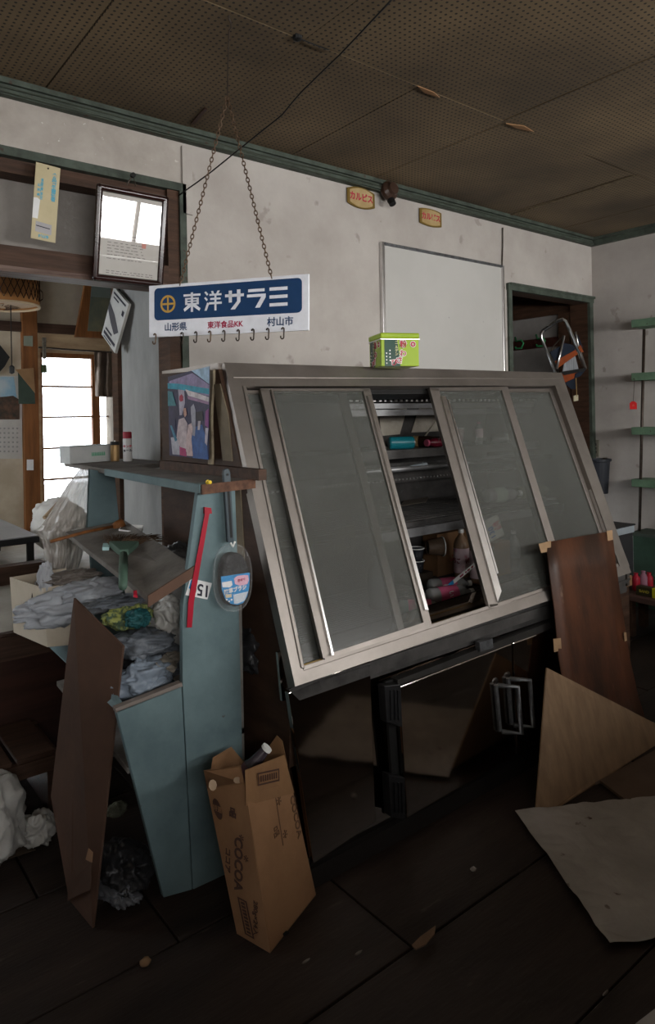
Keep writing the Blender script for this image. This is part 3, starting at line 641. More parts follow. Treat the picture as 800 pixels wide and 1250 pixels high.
text(t, '上段\n百円', F4 @ Matrix.Translation((.017, .003, .0008)) @ Matrix.Rotation(math.pi / 2, 4, 'Z'), .017, redp, bold=.0003)
t, F4 = pricecard('yellowed price card reading 130 behind the left sliding glass', G(422, 658, -.09), (1, 0, .06), (0, .1, .9), .085, .075, '', M('yellow_card', (.45, .42, .3), .7), inkm)
text(t, 'コーヒー', F4 @ Matrix.Translation((0, .022, .0008)), .018, inkm); text(t, '130', F4 @ Matrix.Translation((0, -.012, .0008)), .036, inkm, bold=.0008)
# papers on the shelves of the case
sheet('paper_slip', [P(488, 618, z=z2 + .008), P(520, 614, z=z2 + .008), P(528, 598, z=z2 + .008), P(505, 600, z=z2 + .008)], M('brownish_paper', (.2, .17, .14), .8), 3, .003, 8, 8, label='brownish paper slip lying on the slatted middle shelf of the case', cat='paper')
sheet('plastic_tray', [P(556, 712, z=zf + .004), P(585, 712, z=zf + .004), P(590, 704, z=zf + .004), P(562, 700, z=zf + .004)], greyplastic, 4, .004, 8, 8, label='grey flattened film in front of the upright bottles in the case', cat='film')

# ================================================================== GREEN TIN on the case
tz = 1.421
ta = P(427, 446, z=tz); tb = P(466, 447, z=tz); tc_ = P(512, 447, z=tz)
u1 = (tc_ - tb); u1.z = 0; u2 = V((-u1.y, u1.x, 0)).normalized() * (ta - tb).length
tcn = tb; ht = .098
tn = thing('seasoning_tin', 'square lime green tin with red and white Japanese lettering on top of the display case', 'tin', tb + (u1 + u2) / 2)
lime = M('lime_paint', (.30, .42, .02), .3, c2=(.24, .35, .015), bump=0); dgr = flat('dark_green_print', (.005, .05, .028), .3)
MB().slab([tb, tb + u1, tb + u1 + u2, tb + u2], (0, 0, ht)).build('tin_body', lime, tn, bevel=.002)
e = .003; n1 = -u2.normalized() * e; n2 = -u1.normalized() * e
MB().slab([tb + n1 + n2 + V((0, 0, ht)), tb + u1 + n1 - n2 + V((0, 0, ht)), tb + u1 + u2 - n1 - n2 + V((0, 0, ht)), tb + u2 - n1 + n2 + V((0, 0, ht))], (0, 0, .02)).build('lid', lime, tn, bevel=.005)
MB().slab([tb + n1 + n2 + V((0, 0, ht - .004)), tb + u1 + n1 - n2 + V((0, 0, ht - .004)), tb + u1 + u2 - n1 - n2 + V((0, 0, ht - .004)), tb + u2 - n1 + n2 + V((0, 0, ht - .004))], (0, 0, .003)).build('lid_seam', chrome, tn)
for (o_, u_, n_, wd) in ((tb, u1, -u2, u1.length), (tb + u2, -u2, -u1, u2.length)):
    F4 = frame(o_ + n_.normalized() * .0006, u_, (0, 0, 1))
    mb = MB(); fpoly(mb, F4, [(.012, 0), (wd * .5, 0), (wd * .42, ht * .99), (.012, ht * .99)], .0); mb.build('dark_print', dgr, tn)
    T = lambda s, x, y, sz, mm, b=.0006, z=.0016: text(tn, s, F4 @ Matrix.Translation((wd * x, ht * y, z)), sz, mm, bold=b)
    for s, x, y, sz in (('粉', .58, .78, .026), ('わ', .57, .45, .026), ('さ', .47, .20, .026), ('び', .33, .12, .024), ('◎', .84, .78, .022)):
        T(s, x, y, sz * 1.02, whiteplastic, .0022, .0008); T(s, x, y, sz, redp, .0006)
    T('ゴ\nー\nル\nデ\nン', .40, .68, .012, flat('pale_gold_print', (.6, .55, .3)), .0003)
    mb = MB()
    for gx, gy, gn_ in ((.12, .08, 4), (.21, .18, 4)):
        for g in range(gn_): fpoly(mb, F4, [(wd * gx, ht * (gy + g * .12)), (wd * gx + .004, ht * (gy + g * .12)), (wd * gx + .004, ht * (gy + g * .12) + .005), (wd * gx, ht * (gy + g * .12) + .005)], .0012)
    mb.build('small_print', whiteplastic, tn)

# ================================================================== HANGING SIGN
sL = V((.889, 2.011, 0)); sR = V((1.1656, 1.5517, 0)); zl, zr = 1.5046, 1.494
sg = thing('hanging_sign', 'white and navy shop sign hung on rusty chains above a row of hooks', 'sign', (sL + sR) / 2 + V((0, 0, 1.5)))
su = (sR + V((0, 0, zr))) - (sL + V((0, 0, zl))); sw = su.length; shh = .160
S4 = frame(sL + V((0, 0, zl)), su, (0, 0, 1)); S4 = S4 @ Matrix.Translation((sw / 2, shh / 2, 0))
fbox(MB(), S4, (-sw / 2, -shh / 2, -.008), (sw / 2, shh / 2, 0)).build('sign_board', signwhite, sg, bevel=.001)
mb = MB(); fpoly(mb, S4, rrect(sw * .925, shh * .62, .014, cx=0, cy=shh * .13), .0005); mb.build('navy_field', navy, sg)
# ring with a cross
cxx, cyy = -sw * .37, shh * .125; r0, r1 = .027, .0205
mb = MB(); N_ = 40
ring = [S4 @ V((cxx + r * math.cos(a * math.tau / N_), cyy + r * math.sin(a * math.tau / N_), .0012)) for r in (r0, r1) for a in range(N_)]
mb.add(ring, [(i, (i + 1) % N_, N_ + (i + 1) % N_, N_ + i) for i in range(N_)])
for (a, c) in ((.003, .0245), (.0245, .003)): mb.add([S4 @ V((cxx + x, cyy + y, .0012)) for x, y in ((-a, -c), (a, -c), (a, c), (-a, c))], [(0, 1, 2, 3)])
mb.add([S4 @ V((cxx + x, cyy + y, .0013)) for x, y in ((-.009, -.0027), (.009, -.0027), (.009, .0027), (-.009, .0027))], [(0, 1, 2, 3)])
mb.build('emblem', gold, sg, recalc=False)
def strokes(ps, ox, k=1.0, name='block_letter'):
    mb = MB()
    for p in ps: fpoly(mb, S4, [(ox + x * .001 * k, shh * .13 + y * .001 * k) for x, y in p], .0012)
    mb.build(name, signwhite, sg)
def hb(x0, x1, y0, y1): return [(x0, y0), (x1, y0), (x1, y1), (x0, y1)]
strokes([hb(-31, 31, 19, 26), hb(-25, -17, -6, 14), hb(17, 25, -6, 14), hb(-25, 25, 9, 14), hb(-25, 25, 1, 5), hb(-25, 25, -8, -3), hb(-4, 4, -31, 31), [(-4, -7), (-13, -7), (-31, -21), (-27, -29), (-4, -14)], [(4, -7), (13, -7), (31, -21), (27, -29), (4, -14)]], -.113, .95)
strokes([[(-30, 28), (-25, 31), (-16, 22), (-21, 17)], [(-31, 10), (-26, 13), (-18, 5), (-22, 0)], [(-30, -30), (-22, -30), (-13, -8), (-20, -4)], [(-6, 31), (1, 31), (5, 22), (-3, 22)], [(17, 31), (25, 31), (20, 22), (12, 22)], hb(-12, 31, 16, 22), hb(-9, 28, 3, 9), hb(-14, 32, -11, -4), hb(6, 13, -31, 20)], -.041, .95)
strokes([hb(-33, 33, 8, 17), hb(-20, -9, -9, 28), [(9, 30), (21, 30), (21, -8), (2, -31), (-14, -31), (9, -6)]], .032, .95)
strokes([hb(-27, 29, 19, 28), [(-31, 3), (18, 3), (-3, -30), (13, -30), (33, 1), (33, 12), (-31, 12)]], .103, .95)
strokes([hb(-29, 31, 19, 29), hb(-29, 31, -5, 5), hb(-29, 31, -29, -19)], .174, .95)
for s, x, sz, mm in (('山形県', -.32, .027, navy), ('東洋食品KK', -.0, .0225, crimson), ('村山市', .335, .028, navy)):
    text(sg, s, S4 @ Matrix.Translation((sw * x, -shh * .33, .0008)), sz, mm, bold=.0004)
# S hooks
hp = []
for i in range(-10, 11):
    a = i / 10
    hp.append((.006 * math.sin(a * math.pi) * (1 if a > 0 else 1), .014 * a))
for i in range(9):
    x = sw * (-.455 + .115 * (i + (.35 if i else 0))) if i < 1 else sw * (-.272 + .0895 * (i - 1) * 1.0)
    y0 = -shh / 2 - .004 + (0 if i else .0)
    h = thing('s_hook', ['small rusty S-hook under the left end of the hanging sign, set apart from the rest', 'dark S-hook, first of the even row under the hanging sign', 'dark S-hook, second in the even row under the hanging sign', 'rusty S-hook, third in the even row under the hanging sign', 'dark S-hook, fourth in the even row under the hanging sign', 'dark S-hook, middle one below the red letters KK', 'dark S-hook, third from the right end of the hanging sign', 'dark S-hook, second from the right end of the hanging sign', 'dark S-hook at the right end of the hanging sign'][i], 'hook', S4 @ V((x, y0, .004)), 'hooks under the hanging sign')
    pts = []
    R_ = .0058
    for k in range(13): a = math.radians(200 - k * 17); pts.append((x + R_ * .6 * math.cos(a) , y0 + .008 + R_ * .8 * math.sin(a)))
    for k in range(1, 15): a = math.radians(170 - 0 + k * 17); pts.append((x + .0 + R_ * math.cos(a + math.pi * .0), y0 - .012 + R_ * 1.1 * math.sin(a)))
    pts = [(x - .004, y0 + .009), (x - .003, y0 + .013), (x, y0 + .0145), (x + .003, y0 + .012), (x + .0035, y0 + .006), (x + .003, y0), (x + .0035, y0 - .008), (x + .0035, y0 - .014), (x + .001, y0 - .018), (x - .003, y0 - .018), (x - .006, y0 - .014), (x - .0062, y0 - .009)]
    MB().tube([S4 @ V((a, c, .004 + .002 * (k > 5))) for k, (a, c) in enumerate(pts)], .0021, 6).build('hook_wire', iron if i not in (0, 3) else rust, h, smooth=True)
# chains
hook = V((1.052, 1.766, 2.45)); apex = V((1.043, 1.769, 2.205))
def chain(par, a, b, L=.0165, name='chain', mat=rust):
    a, b = V(a), V(b); n = max(2, int((b - a).length / (L * .78))); t = (b - a).normalized(); u = t.cross(V((.3, .5, .1))).normalized(); w_ = t.cross(u); mb = MB()
    for i in range(n):
        c = a.lerp(b, (i + .5) / n); c = c + V((0, 0, -1)) * .0
        x = u if i % 2 else w_
        mb.tube([c + t * (L / 2) * math.cos(k * math.tau / 10) + x * (L * .28) * math.sin(k * math.tau / 10) for k in range(10)], .0017, 5, close=True)
    return mb.build(name, mat, par)
chain(sg, S4 @ V((-sw * .29, shh / 2 - .004, 0)), apex)
chain(sg, S4 @ V((sw * .285, shh / 2 - .004, 0)), apex)
MB().tube([apex, (1.046, 1.768, 2.30), (1.051, 1.766, 2.403)], .002, 6).build('hanging_wire', iron, sg)
MB().tube([(1.051, 1.766, 2.403), (1.058, 1.766, 2.413), (1.058, 1.766, 2.428), (1.052, 1.766, 2.437), (1.052, 1.766, 2.449)], .003, 6).build('ceiling_hook', iron, sg)

# ================================================================== ON THE BACK WALL
# certificate
ct = [P(117, 222, y=2.475), P(208, 240, y=2.475), P(198, 353, y=2.545), P(111, 341, y=2.545)]
cc = sum(ct, V()) / 4; cu_ = (ct[1] - ct[0]).normalized(); cv_ = (ct[0] - ct[3]).normalized()
F4 = frame(cc, cu_, cv_); cw = (ct[1] - ct[0]).length * .97; chh = (ct[0] - ct[3]).length
cf = thing('framed_certificate', 'dark glossy framed certificate hanging tilted from the lintel above the left opening', 'frame', cc)
bw = .026; fr_m = M('dark_lacquer_frame', (.03, .012, .01), .18, c2=(.012, .006, .006), scale=4, stretch=(1, 1, 6), bump=.02); fr_m.node_tree.nodes['Principled BSDF'].inputs['Specular IOR Level'].default_value = .35
for a, c in (((-cw / 2, -chh / 2), (-cw / 2 + bw, chh / 2)), ((cw / 2 - bw, -chh / 2), (cw / 2, chh / 2)), ((-cw / 2, chh / 2 - bw), (cw / 2, chh / 2)), ((-cw / 2, -chh / 2), (cw / 2, -chh / 2 + bw))):
    fbox(MB(), F4, (a[0], a[1], -.012), (c[0], c[1], .012)).build('frame_side', fr_m, cf, bevel=.0115)
pm_ = M('certificate_paper', (.50, .48, .45), .7, bump=0, coat=1, c2=(.46, .44, .41)); pm_.node_tree.nodes['Principled BSDF'].inputs['Coat Roughness'].default_value = .0; pm_.node_tree.nodes['Principled BSDF'].inputs['Coat IOR'].default_value = 2.2
fbox(MB(), F4, (-cw / 2 + bw * .8, -chh / 2 + bw * .8, -.004), (cw / 2 - bw * .8, chh / 2 - bw * .8, 0)).build('glazed_paper', pm_, cf)
mb = MB(); rnd = random.Random(3)
for k, y in enumerate((.0, -.012, -.03, -.041, -.052, -.063, -.075, -.089, -.135, -.143)):
    x = -.09 + (.02 if k < 2 else 0)
    end = .05 if k < 8 else .09
    while x < end:
        l = rnd.uniform(.004, .018); fpoly(mb, F4, [(x, y), (x + l, y), (x + l, y + .0028), (x, y + .0028)], .0004, .0002); x += l + rnd.uniform(.002, .012)
mb.build('written_lines', flat('faded_ink', (.2, .19, .19)), cf)
mb = MB(); fpoly(mb, F4, [(.045, -.035), (.062, -.035), (.062, -.017), (.045, -.017)], .0004, .0002); mb.build('red_seal', flat('faded_seal', (.5, .22, .18)), cf)
pk = P(160, 222, y=2.55)
MB().tube([V((pk.x - .018, pk.y, pk.z - .015)), V((pk.x, pk.y - .02, pk.z + .02)), V((pk.x + .018, pk.y, pk.z - .012))], .003, 5).build('hanger', iron, cf)
MB().lathe([(.001, -.006), (.01, -.006), (.01, .006), (.001, .006)], Matrix.Translation((pk.x, pk.y - .02, pk.z + .02)) @ Matrix.Rotation(1.57, 4, 'X'), 10).build('hanger_knob', blackm, cf)
# yellowed plastic slip
q = [P(42, 197, y=2.55), P(72, 205, y=2.55), P(69, 297, y=2.57), P(40, 291, y=2.57)]
F4 = frame(sum(q, V()) / 4, q[1] - q[0], q[0] - q[3]); pw, phh = .085, (q[0] - q[3]).length
sp = thing('hygiene_plate', 'yellowed vertical plate with blue Japanese characters nailed to the lintel', 'plate', F4.translation)
fbox(MB(), F4, (-pw / 2, -phh / 2, -.002), (pw / 2, phh / 2, 0)).build('plate', M('yellowed_plastic', (.50, .43, .27), .3, c2=(.42, .36, .22), bump=0), sp)
text(sp, '食\n品\n衛\n生\n責\n任\n者', F4 @ Matrix.Translation((.024, .06, .0006)), .017, skyprint, bold=.0006, line=.85)
text(sp, '食\n品\n衛\n生\n責\n任\n者\n氏\n名', F4 @ Matrix.Translation((-.017, .045, .0006)), .011, skyprint, bold=.0002, line=.75)
text(sp, '山\n形\n県', F4 @ Matrix.Translation((-.027, .04, .0006)), .011, skyprint, bold=.0004, line=1.6)
text(sp, '村山市', F4 @ Matrix.Translation((.0, -.122, .0006)), .012, skyprint, bold=.0005)
mb = MB(); fpoly(mb, F4, [(-.03, -.108), (.026, -.112), (.026, -.075), (-.03, -.071)], .0006, .0003); mb.build('pasted_label', flat('grey_label_paper', (.38, .37, .38)), sp)
mb = MB(); fpoly(mb, F4, [(-.028, -.088), (.02, -.092), (.02, -.089), (-.028, -.085)], .0011, .0002); mb.build('label_line', inkm, sp)
mb = MB(); fpoly(mb, F4, [(-.0425, -.062), (-.024, -.062), (-.02, .005), (-.03, .012), (-.0425, .01)], .0004, .0003); mb.build('white_patch', whitep, sp)
MB().lathe([(.001, 0), (.0035, 0), (.003, .002), (.001, .003)], F4 @ Matrix.Translation((0, phh / 2 - .012, 0)), 8).build('nail', iron, sp)
# hanging booklet on the passage wall
bx = 1.25
q = [P(139, 350, x=bx - .02), P(157, 371, x=bx - .02), P(140, 431, x=bx - .05), P(124, 408, x=bx - .05)]
bk = thing('hanging_booklet', 'tilted printed booklet with grey photo hanging on the edge of the passage wall', 'booklet', sum(q, V()) / 4)
nn = (q[1] - q[0]).cross(q[3] - q[0]).normalized(); 
if nn.dot(EYE - q[0]) < 0: nn = -nn
MB().slab([p - nn * .001 for p in q], -nn * .012).build('pages', flat('page_edge', (.45, .44, .4)), bk)
MB().slab(q, -nn * .0008).build('cover', flat('cover_paper', (.50, .50, .48), .5), bk)
ql = lambda a, c: q[0].lerp(q[1], a).lerp(q[3].lerp(q[2], a), c) + nn * .001
mb = MB()
for a0, c0, a1, c1_ in ((.1, .06, .9, .1), (.15, .14, .5, .17), (.1, .86, .9, .92), (.15, .78, .6, .82), (.15, .95, .7, .97), (.8, .2, .92, .3)):
    mb.slab([ql(a0, c0), ql(a1, c0), ql(a1, c1_), ql(a0, c1_)], nn * .0003)
mb.build('print_bars', inkm, bk)
mb = MB(); mb.slab([ql(.0, .3), ql(.45, .42), ql(.9, .62), ql(.7, .74), ql(.35, .62), ql(.0, .45)], nn * .0003); mb.build('photo_print', flat('photo_grey', (.07, .07, .08)), bk)
# whiteboard
w0 = P(465, 304, y=YW).x; w1 = P(611, 325, y=YW).x
wbt = thing('whiteboard', 'plain white board with thin aluminium frame fixed to the back wall', 'whiteboard', ((w0 + w1) / 2, YW - .01, 1.2))
wm = M('white_enamel', (.46, .45, .43), .4, c2=(.42, .41, .39), scale=2, bump=0, spots=((.05, .05, .05), 30, .745))
MB().box((w0, YW - .012, 1.2), (w1, YW - .001, 2.13)).build('board', wm, wbt)
for nm, a, c, mm in (('frame_side', (w0 - .012, YW - .022, 1.19), (w0 + .008, YW - .001, 2.14), chrome), ('frame_side', (w1 - .008, YW - .022, 1.19), (w1 + .01, YW - .001, 2.14), chrome), ('frame_side', (w0, YW - .022, 2.125), (w1, YW - .001, 2.14), MATS['zinc_casting']), ('frame_side', (w0, YW - .022, 1.19), (w1, YW - .001, 1.205), chrome)):
    MB().box(a, c).build(nm, mm, wbt, bevel=.002)
# oval plaques
yel = M('plaque_cream', (.42, .32, .17), .5, c2=(.3, .2, .08)); yeb = M('plaque_ochre', (.16, .10, .02), .5)
def plaque(c, wd, hh, bulge, lab, tilt, tb):
    F4 = frame(P(*c, y=YW - .006), (1, 0, tilt), (tb, 0, 1)); t = thing('oval_plaque', lab, 'plaque', F4.translation, 'small wall plaques near the ceiling')
    def shp(k):
        pts = []
        for i in range(9): a = -1 + 2 * i / 8; pts.append((wd * k / 2 * a, hh * k / 2 + bulge * (1 - a * a) - (1 - k) * .0))
        for i in range(9): a = 1 - 2 * i / 8; pts.append((wd * k / 2 * a, -hh * k / 2 - bulge * (1 - a * a)))
        return pts
    mb = MB(); fpoly(mb, F4, shp(1), 0, .005); mb.build('rim', yeb, t, bevel=.002)
    mb = MB(); fpoly(mb, F4, shp(.82), .0052, .001); mb.build('face', yel, t)
    text(t, 'カルピス', F4 @ Matrix.Translation((0, 0, .007)), wd * .235, redp, bold=.0014, sx=.9)
plaque((440.5, 242), .185, .072, .018, 'ochre plaque with red katakana left of the porcelain knob under the cornice', .0, .0)
plaque((525.5, 266), .175, .078, .010, 'ochre-rimmed plaque with red katakana above the whiteboard', .0, -.0)
# porcelain light socket at the cornice and wires
kb = thing('light_socket', 'dark brown round light socket at the cornice above the wall plaques', 'socket', P(477, 232, y=YW - .06))
kc = P(477, 232, y=YW - .06)
dbr = M('brown_porcelain', (.05, .028, .02), .3)
MB().lathe([(.001, 0), (.045, 0), (.05, .012), (.05, .03), (.035, .045), (.03, .06), (.02, .06)], Matrix.Translation(kc) @ Matrix.Rotation(math.radians(80), 4, 'X') @ Matrix.Translation((0, 0, -.03)), 20).build('socket_body', dbr, kb, smooth=False, bevel=.002)
MB().lathe([(.02, 0), (.018, .03), (.001, .03)], Matrix.Translation(kc + V((0, -.0, -.05))) @ Matrix.Rotation(math.radians(150), 4, 'X'), 12).build('socket_neck', blackm, kb)
def wire(name, pts, r, label, mat=blackm, jit=.003, cat='cable', sub=5):
    pts = [V(p) for p in pts]; out = []
    for i in range(len(pts) - 1):
        for k in range(sub):
            p = pts[i].lerp(pts[i + 1], k / sub); s = noise.noise(p * 9) * jit * (1 if (i or k) else 0)
            out.append(p + V((s * .3, s * .3, s)))
    out.append(pts[-1]); return MB().tube(out, r, 6).build(name, mat, smooth=True, label=label, cat=cat)
p_a = P(218, 239, y=YW - .012); p_b = P(478, 0, z=2.442)
pp = [p_a]
for (x, y, k) in ((258, 210, .12), (297, 178, .25), (345, 140, .42), (372, 108, .56), (415, 67, .75)):
    yy = p_a.y + (p_b.y - p_a.y) * k; pp.append(P(x, y, y=yy))
pp.append(p_b)
wire('ceiling_cable', pp, .0028, 'thin black cable running from the ceiling down past the sign chains to the lintel corner', jit=.004)
n0 = P(363, 46, z=2.446)
wire('ceiling_wire', [n0, P(381, 53, z=2.442), P(402, 61, z=2.444)], .002, 'short black wire lying along a ceiling joint beside the black knot', jit=.004)
MB().lathe([(.001, -.012), (.014, -.006), (.016, .004), (.008, .01), (.001, .012)], Matrix.Translation(n0), 10).build('cable_knot', blackm, label='small black cable knot at a ceiling board joint', cat='knot')
cb = thing('cornice_cables', 'grey-green bundle of cables running along the cornice of the back wall', 'cable', (1.5, YW - .05, 2.39))
for k, (dy, dz) in enumerate(((-.036, 2.408), (-.034, 2.418), (-.035, 2.398))):
    pts = [V((XL + .01 + i * .2, YW + dy + .003 * math.sin(i * 1.7 + k), dz + .003 * math.sin(i * 1.1 + k * 2))) for i in range(29) if XL + .01 + i * .2 < XR - .04]
    MB().tube(pts, .0035, 6).build('cable', M('old_cable', (.05, .06, .045), .6), cb, smooth=True)
wire('wall_cable', [P(614, 278, y=YW - .008), P(614, 300, y=YW - .008), P(613, 330, y=YW - .008), P(615, 346, y=YW - .008), P(616, 352, y=YW - .02)], .004, 'dark cable dropping from the cornice beside the whiteboard to the doorway', iron, .002)
# wedge scrap at the ceiling near the chain and splinters at joints
for i, (q, lb) in enumerate(((((233, 150), (250, 131), (253, 133), (238, 151)), 'reddish brown sliver stuck to the ceiling left of the sign chain'), (((510, 104), (530, 112), (537, 118), (518, 112)), 'torn pale splinter at the ceiling joint above the wall plaques'), (((618, 150), (640, 153), (652, 160), (632, 156)), 'torn splinter at the ceiling joint toward the right corner'))):
    MB().slab([P(a, c, z=2.446) for a, c in q], (0, 0, -.004)).build('wood_sliver', [rb, MATS['cardboard_brown'], MATS['cardboard_brown']][i], label=lb, cat='splinter')
for k, (a, c) in enumerate((((440, 262), (552, 214)), )): pass
mb = MB(); rnd = random.Random(5)
for i in range(26):
    k = i / 25; p = P(625 + (772 - 625) * k, 262 + (215 - 262) * k, z=2.448)
    mb.slab([p + V((-.01, -.012, 0)), p + V((.012, -.01, 0)), p + V((rnd.uniform(.005, .02), .02, 0)), p + V((-.012, .014, 0))], (0, 0, -.003))
mb.build('peeling_joint_strip', M('peeled_paper', (.16, .12, .07), .9, c2=(.07, .05, .03), scale=30), label='ragged peeling strip along a ceiling joint near the right corner', cat='strip')

# poster on the left flank of the display case
X_ = CX0 - .036
q = [P(205, 460, x=X_), P(256, 447, x=X_), P(255, 561, x=X_), P(207, 556, x=X_)]
po = thing('photo_poster', 'curled photo poster of people shopping under a teal awning, pinned beside the display case', 'poster', sum(q, V()) / 4)
nx = V((-1, 0, 0))
qf = lambda a, c, o=0: q[0].lerp(q[1], a).lerp(q[3].lerp(q[2], a), c) + nx * (.001 + o * .0004)
pal = {}
def pcol(n, c): 
    if n not in pal: pal[n] = M('poster_' + n, c, .35, c2=tuple(x * .6 for x in c), scale=40, bump=0)
    return pal[n]
MB().slab([qf(0, 0, -2), qf(1, 0, -2), qf(1, 1, -2), qf(0, 1, -2)], -nx * .001).build('sheet', pcol('night', (.03, .03, .08)), po)
def pp_(nm, c, pts, o, name='print_area'): MB().slab([qf(a, b_, o) for a, b_ in pts], -nx * .0002).build(name, pcol(nm, c), po)
pp_('lav', (.24, .2, .34), [(.05, .06), (.62, .03), (1, .2), (1, .32), (.0, .13)], 0)
pp_('sky', (.36, .52, .68), [(.6, 0), (1, 0), (1, .19)], 1)
pp_('cyan', (.02, .3, .42), [(0, .08), (.3, .12), (1, .24), (1, .3), (.3, .19), (0, .15)], 1)
pp_('tealaw', (.04, .2, .24), [(0, .18), (.12, .2), (.22, .38), (0, .37)], 2)
pp_('wht', (.6, .55, .58), [(.45, .2), (1, .33), (1, .38), (.52, .28)], 2)
pp_('pil', (.38, .36, .45), [(.27, .17), (.42, .2), (.44, .36), (.36, .5), (.3, .5)], 1)
pp_('redd', (.35, .02, .06), [(.31, .27), (.36, .25), (.4, .28), (.4, .33), (.34, .34), (.3, .31)], 3)
pp_('mau', (.3, .18, .3), [(.5, .28), (1, .38), (1, .41), (.52, .32)], 3)
pp_('blu', (.03, .1, .3), [(.6, .66), (.85, .62), (.95, .78), (1, 1), (.62, 1), (.58, .8)], 1)
pp_('skin', (.45, .25, .2), [(.41, .42), (.47, .42), (.49, .5), (.44, .53), (.41, .49)], 4)
pp_('cloth', (.5, .42, .44), [(.28, .55), (.42, .53), (.5, .6), (.47, .8), (.5, .92), (.42, .96), (.26, .84), (.22, .75)], 3)
pp_('kid', (.55, .42, .42), [(.52, .62), (.6, .6), (.64, .66), (.6, .78), (.64, .98), (.48, .98), (.47, .8)], 4)
pp_('mag', (.4, .04, .15), [(.3, .88), (.46, .9), (.48, .99), (.3, .98)], 5)
pp_('drs', (.3, .3, .36), [(.58, .42), (.65, .38), (.7, .46), (.7, .6), (.68, .75), (.62, .74), (.6, .58)], 2)
pp_('legs', (.5, .45, .5), [(.76, .58), (.82, .58), (.8, .68), (.75, .68)], 3)
pp_('prp', (.2, .04, .2), [(.93, .48), (1, .45), (1, .66), (.92, .63)], 3)
pp_('legb', (.45, .42, .5), [(.93, .66), (1, .66), (.97, .85), (.92, .82)], 3)
pp_('whb', (.42, .42, .48), [(.06, .77), (.28, .76), (.3, .98), (.1, .98)], 2)
pp_('bls', (.05, .2, .3), [(.05, .62), (.1, .62), (.24, .8), (.18, .82)], 4)
pp_('fig', (.02, .025, .07), [(.08, .55), (.18, .53), (.2, .68), (.1, .68)], 3)
pp_('figb', (.015, .015, .03), [(.7, .48), (.86, .47), (.88, .58), (.72, .58)], 2)

# ================================================================== TEAL SHELF UNIT
YS = 1.65
su_ = thing('shelf_rack', 'old wooden shelf rack with peeling teal side boards standing left of the display case', 'shelf', (.85, 2.0, 0))
def ybd(px, py, y=YS): 
    p = P(px, py, y=y); p.z = max(p.z, .003); return p
MB().slab([ybd(*q) for q in ((243, 590), (287, 589), (291, 700), (300, 1072), (236, 1086), (223, 836), (223, 742))], (0, .018, 0)).build('side_board', teal, su_, bevel=.002)
MB().slab([ybd(*q) for q in ((222, 837), (235, 1086), (200, 1096), (142, 868))], (0, .018, 0)).build('side_board', teal, su_, bevel=.002)
MB().slab([ybd(*q) for q in ((222, 833), (223, 838), (142, 870), (141, 865))], (0, .02, 0)).build('edge_lath', M('grey_lath', (.2, .17, .15), .7), su_)
zt_ = 1.077
MB().slab([(.852, YS - .04, zt_ - .02), (1.025, YS - .01, zt_ - .02), (1.035, 2.5, zt_ - .02), (1.22, 2.58, zt_ - .02), (1.22, 2.98, zt_ - .02), (.925, 2.98, zt_ - .02), (.90, 2.56, zt_ - .02)], (0, 0, .018)).build('top_board', boardtop, su_, bevel=.002)
MB().slab([(.845, YS - .035, zt_ - .024), (.855, YS - .035, zt_ - .024), (.893, 2.4, zt_ - .024), (.883, 2.4, zt_ - .024)], (0, 0, .024)).build('front_strip', teal, su_, bevel=.001)
MB().slab([(.848, YS - .046, zt_ - .026), (1.03, YS - .018, zt_ - .026), (1.03, YS - .018, zt_), (.848, YS - .046, zt_)], (0, .006, 0)).build('rusty_end_strip', M('rusty_brown', (.13, .065, .04), .8, c2=(.06, .03, .02), scale=40), su_)
yc = P(255, 588, y=YS - .05)
MB().lathe([(.001, 0), (.006, .0), (.006, .003), (.0035, .004), (.0035, .012), (.005, .013), (.005, .016), (.001, .017)], Matrix.Translation(yc + V((0, .008, -.001))) @ Matrix.Rotation(math.radians(90), 4, 'X'), 10).build('push_pin', flat('yellow_pin', (.6, .42, .02), .3), label='yellow push pin stuck in the rusty edge of the teal shelf rack', cat='pin')
MB().slab([P(*q, y=2.50) for q in ((110, 573), (140, 578), (146, 642), (107, 646))], (0, .018, 0)).build('far_side_board', teal, su_, bevel=.001)
MB().slab([(.9, 2.50, 0), (1.04, 2.50, 0), (.97, 2.50, .85), (.86, 2.50, .85)], (0, .018, 0)).build('far_side_board', teal, su_)
ma = [P(180, 735, y=YS + .0), P(237, 698, y=YS), P(152, 640, y=2.38), P(80, 655, y=2.38)]
MB().slab(ma, (0, 0, .016)).build('middle_board', boardtop, su_, bevel=.002)
MB().slab([ma[0] + V((0, -.006, -.012)), ma[1] + V((0, -.006, -.012)), ma[1] + V((0, -.006, .017)), ma[0] + V((0, -.006, .017))], (0, .006, 0)).build('front_lath', M('raw_edge', (.11, .06, .04), .7), su_)
# lower bin: long slanted side and floor
MB().slab([P(*q, y=YS + .01) for q in ((142, 868), (146, 862))] + [P(66, 745, y=2.4), P(60, 790, y=2.4)], (.012, 0, 0)).build('bin_side', teal, su_)
MB().slab([(.66, YS + .02, .36), (1.0, YS + .02, .36), (1.0, 2.38, .36), (.70, 2.38, .36)], (0, 0, .015)).build('bin_floor', boardtop, su_)
MB().slab([(.99, YS + .02, .2), (1.0, YS + .02, .2), (1.0, 2.38, .2), (.99, 2.38, .2)], (0, 0, .60)).build('back_board', boardtop, su_)
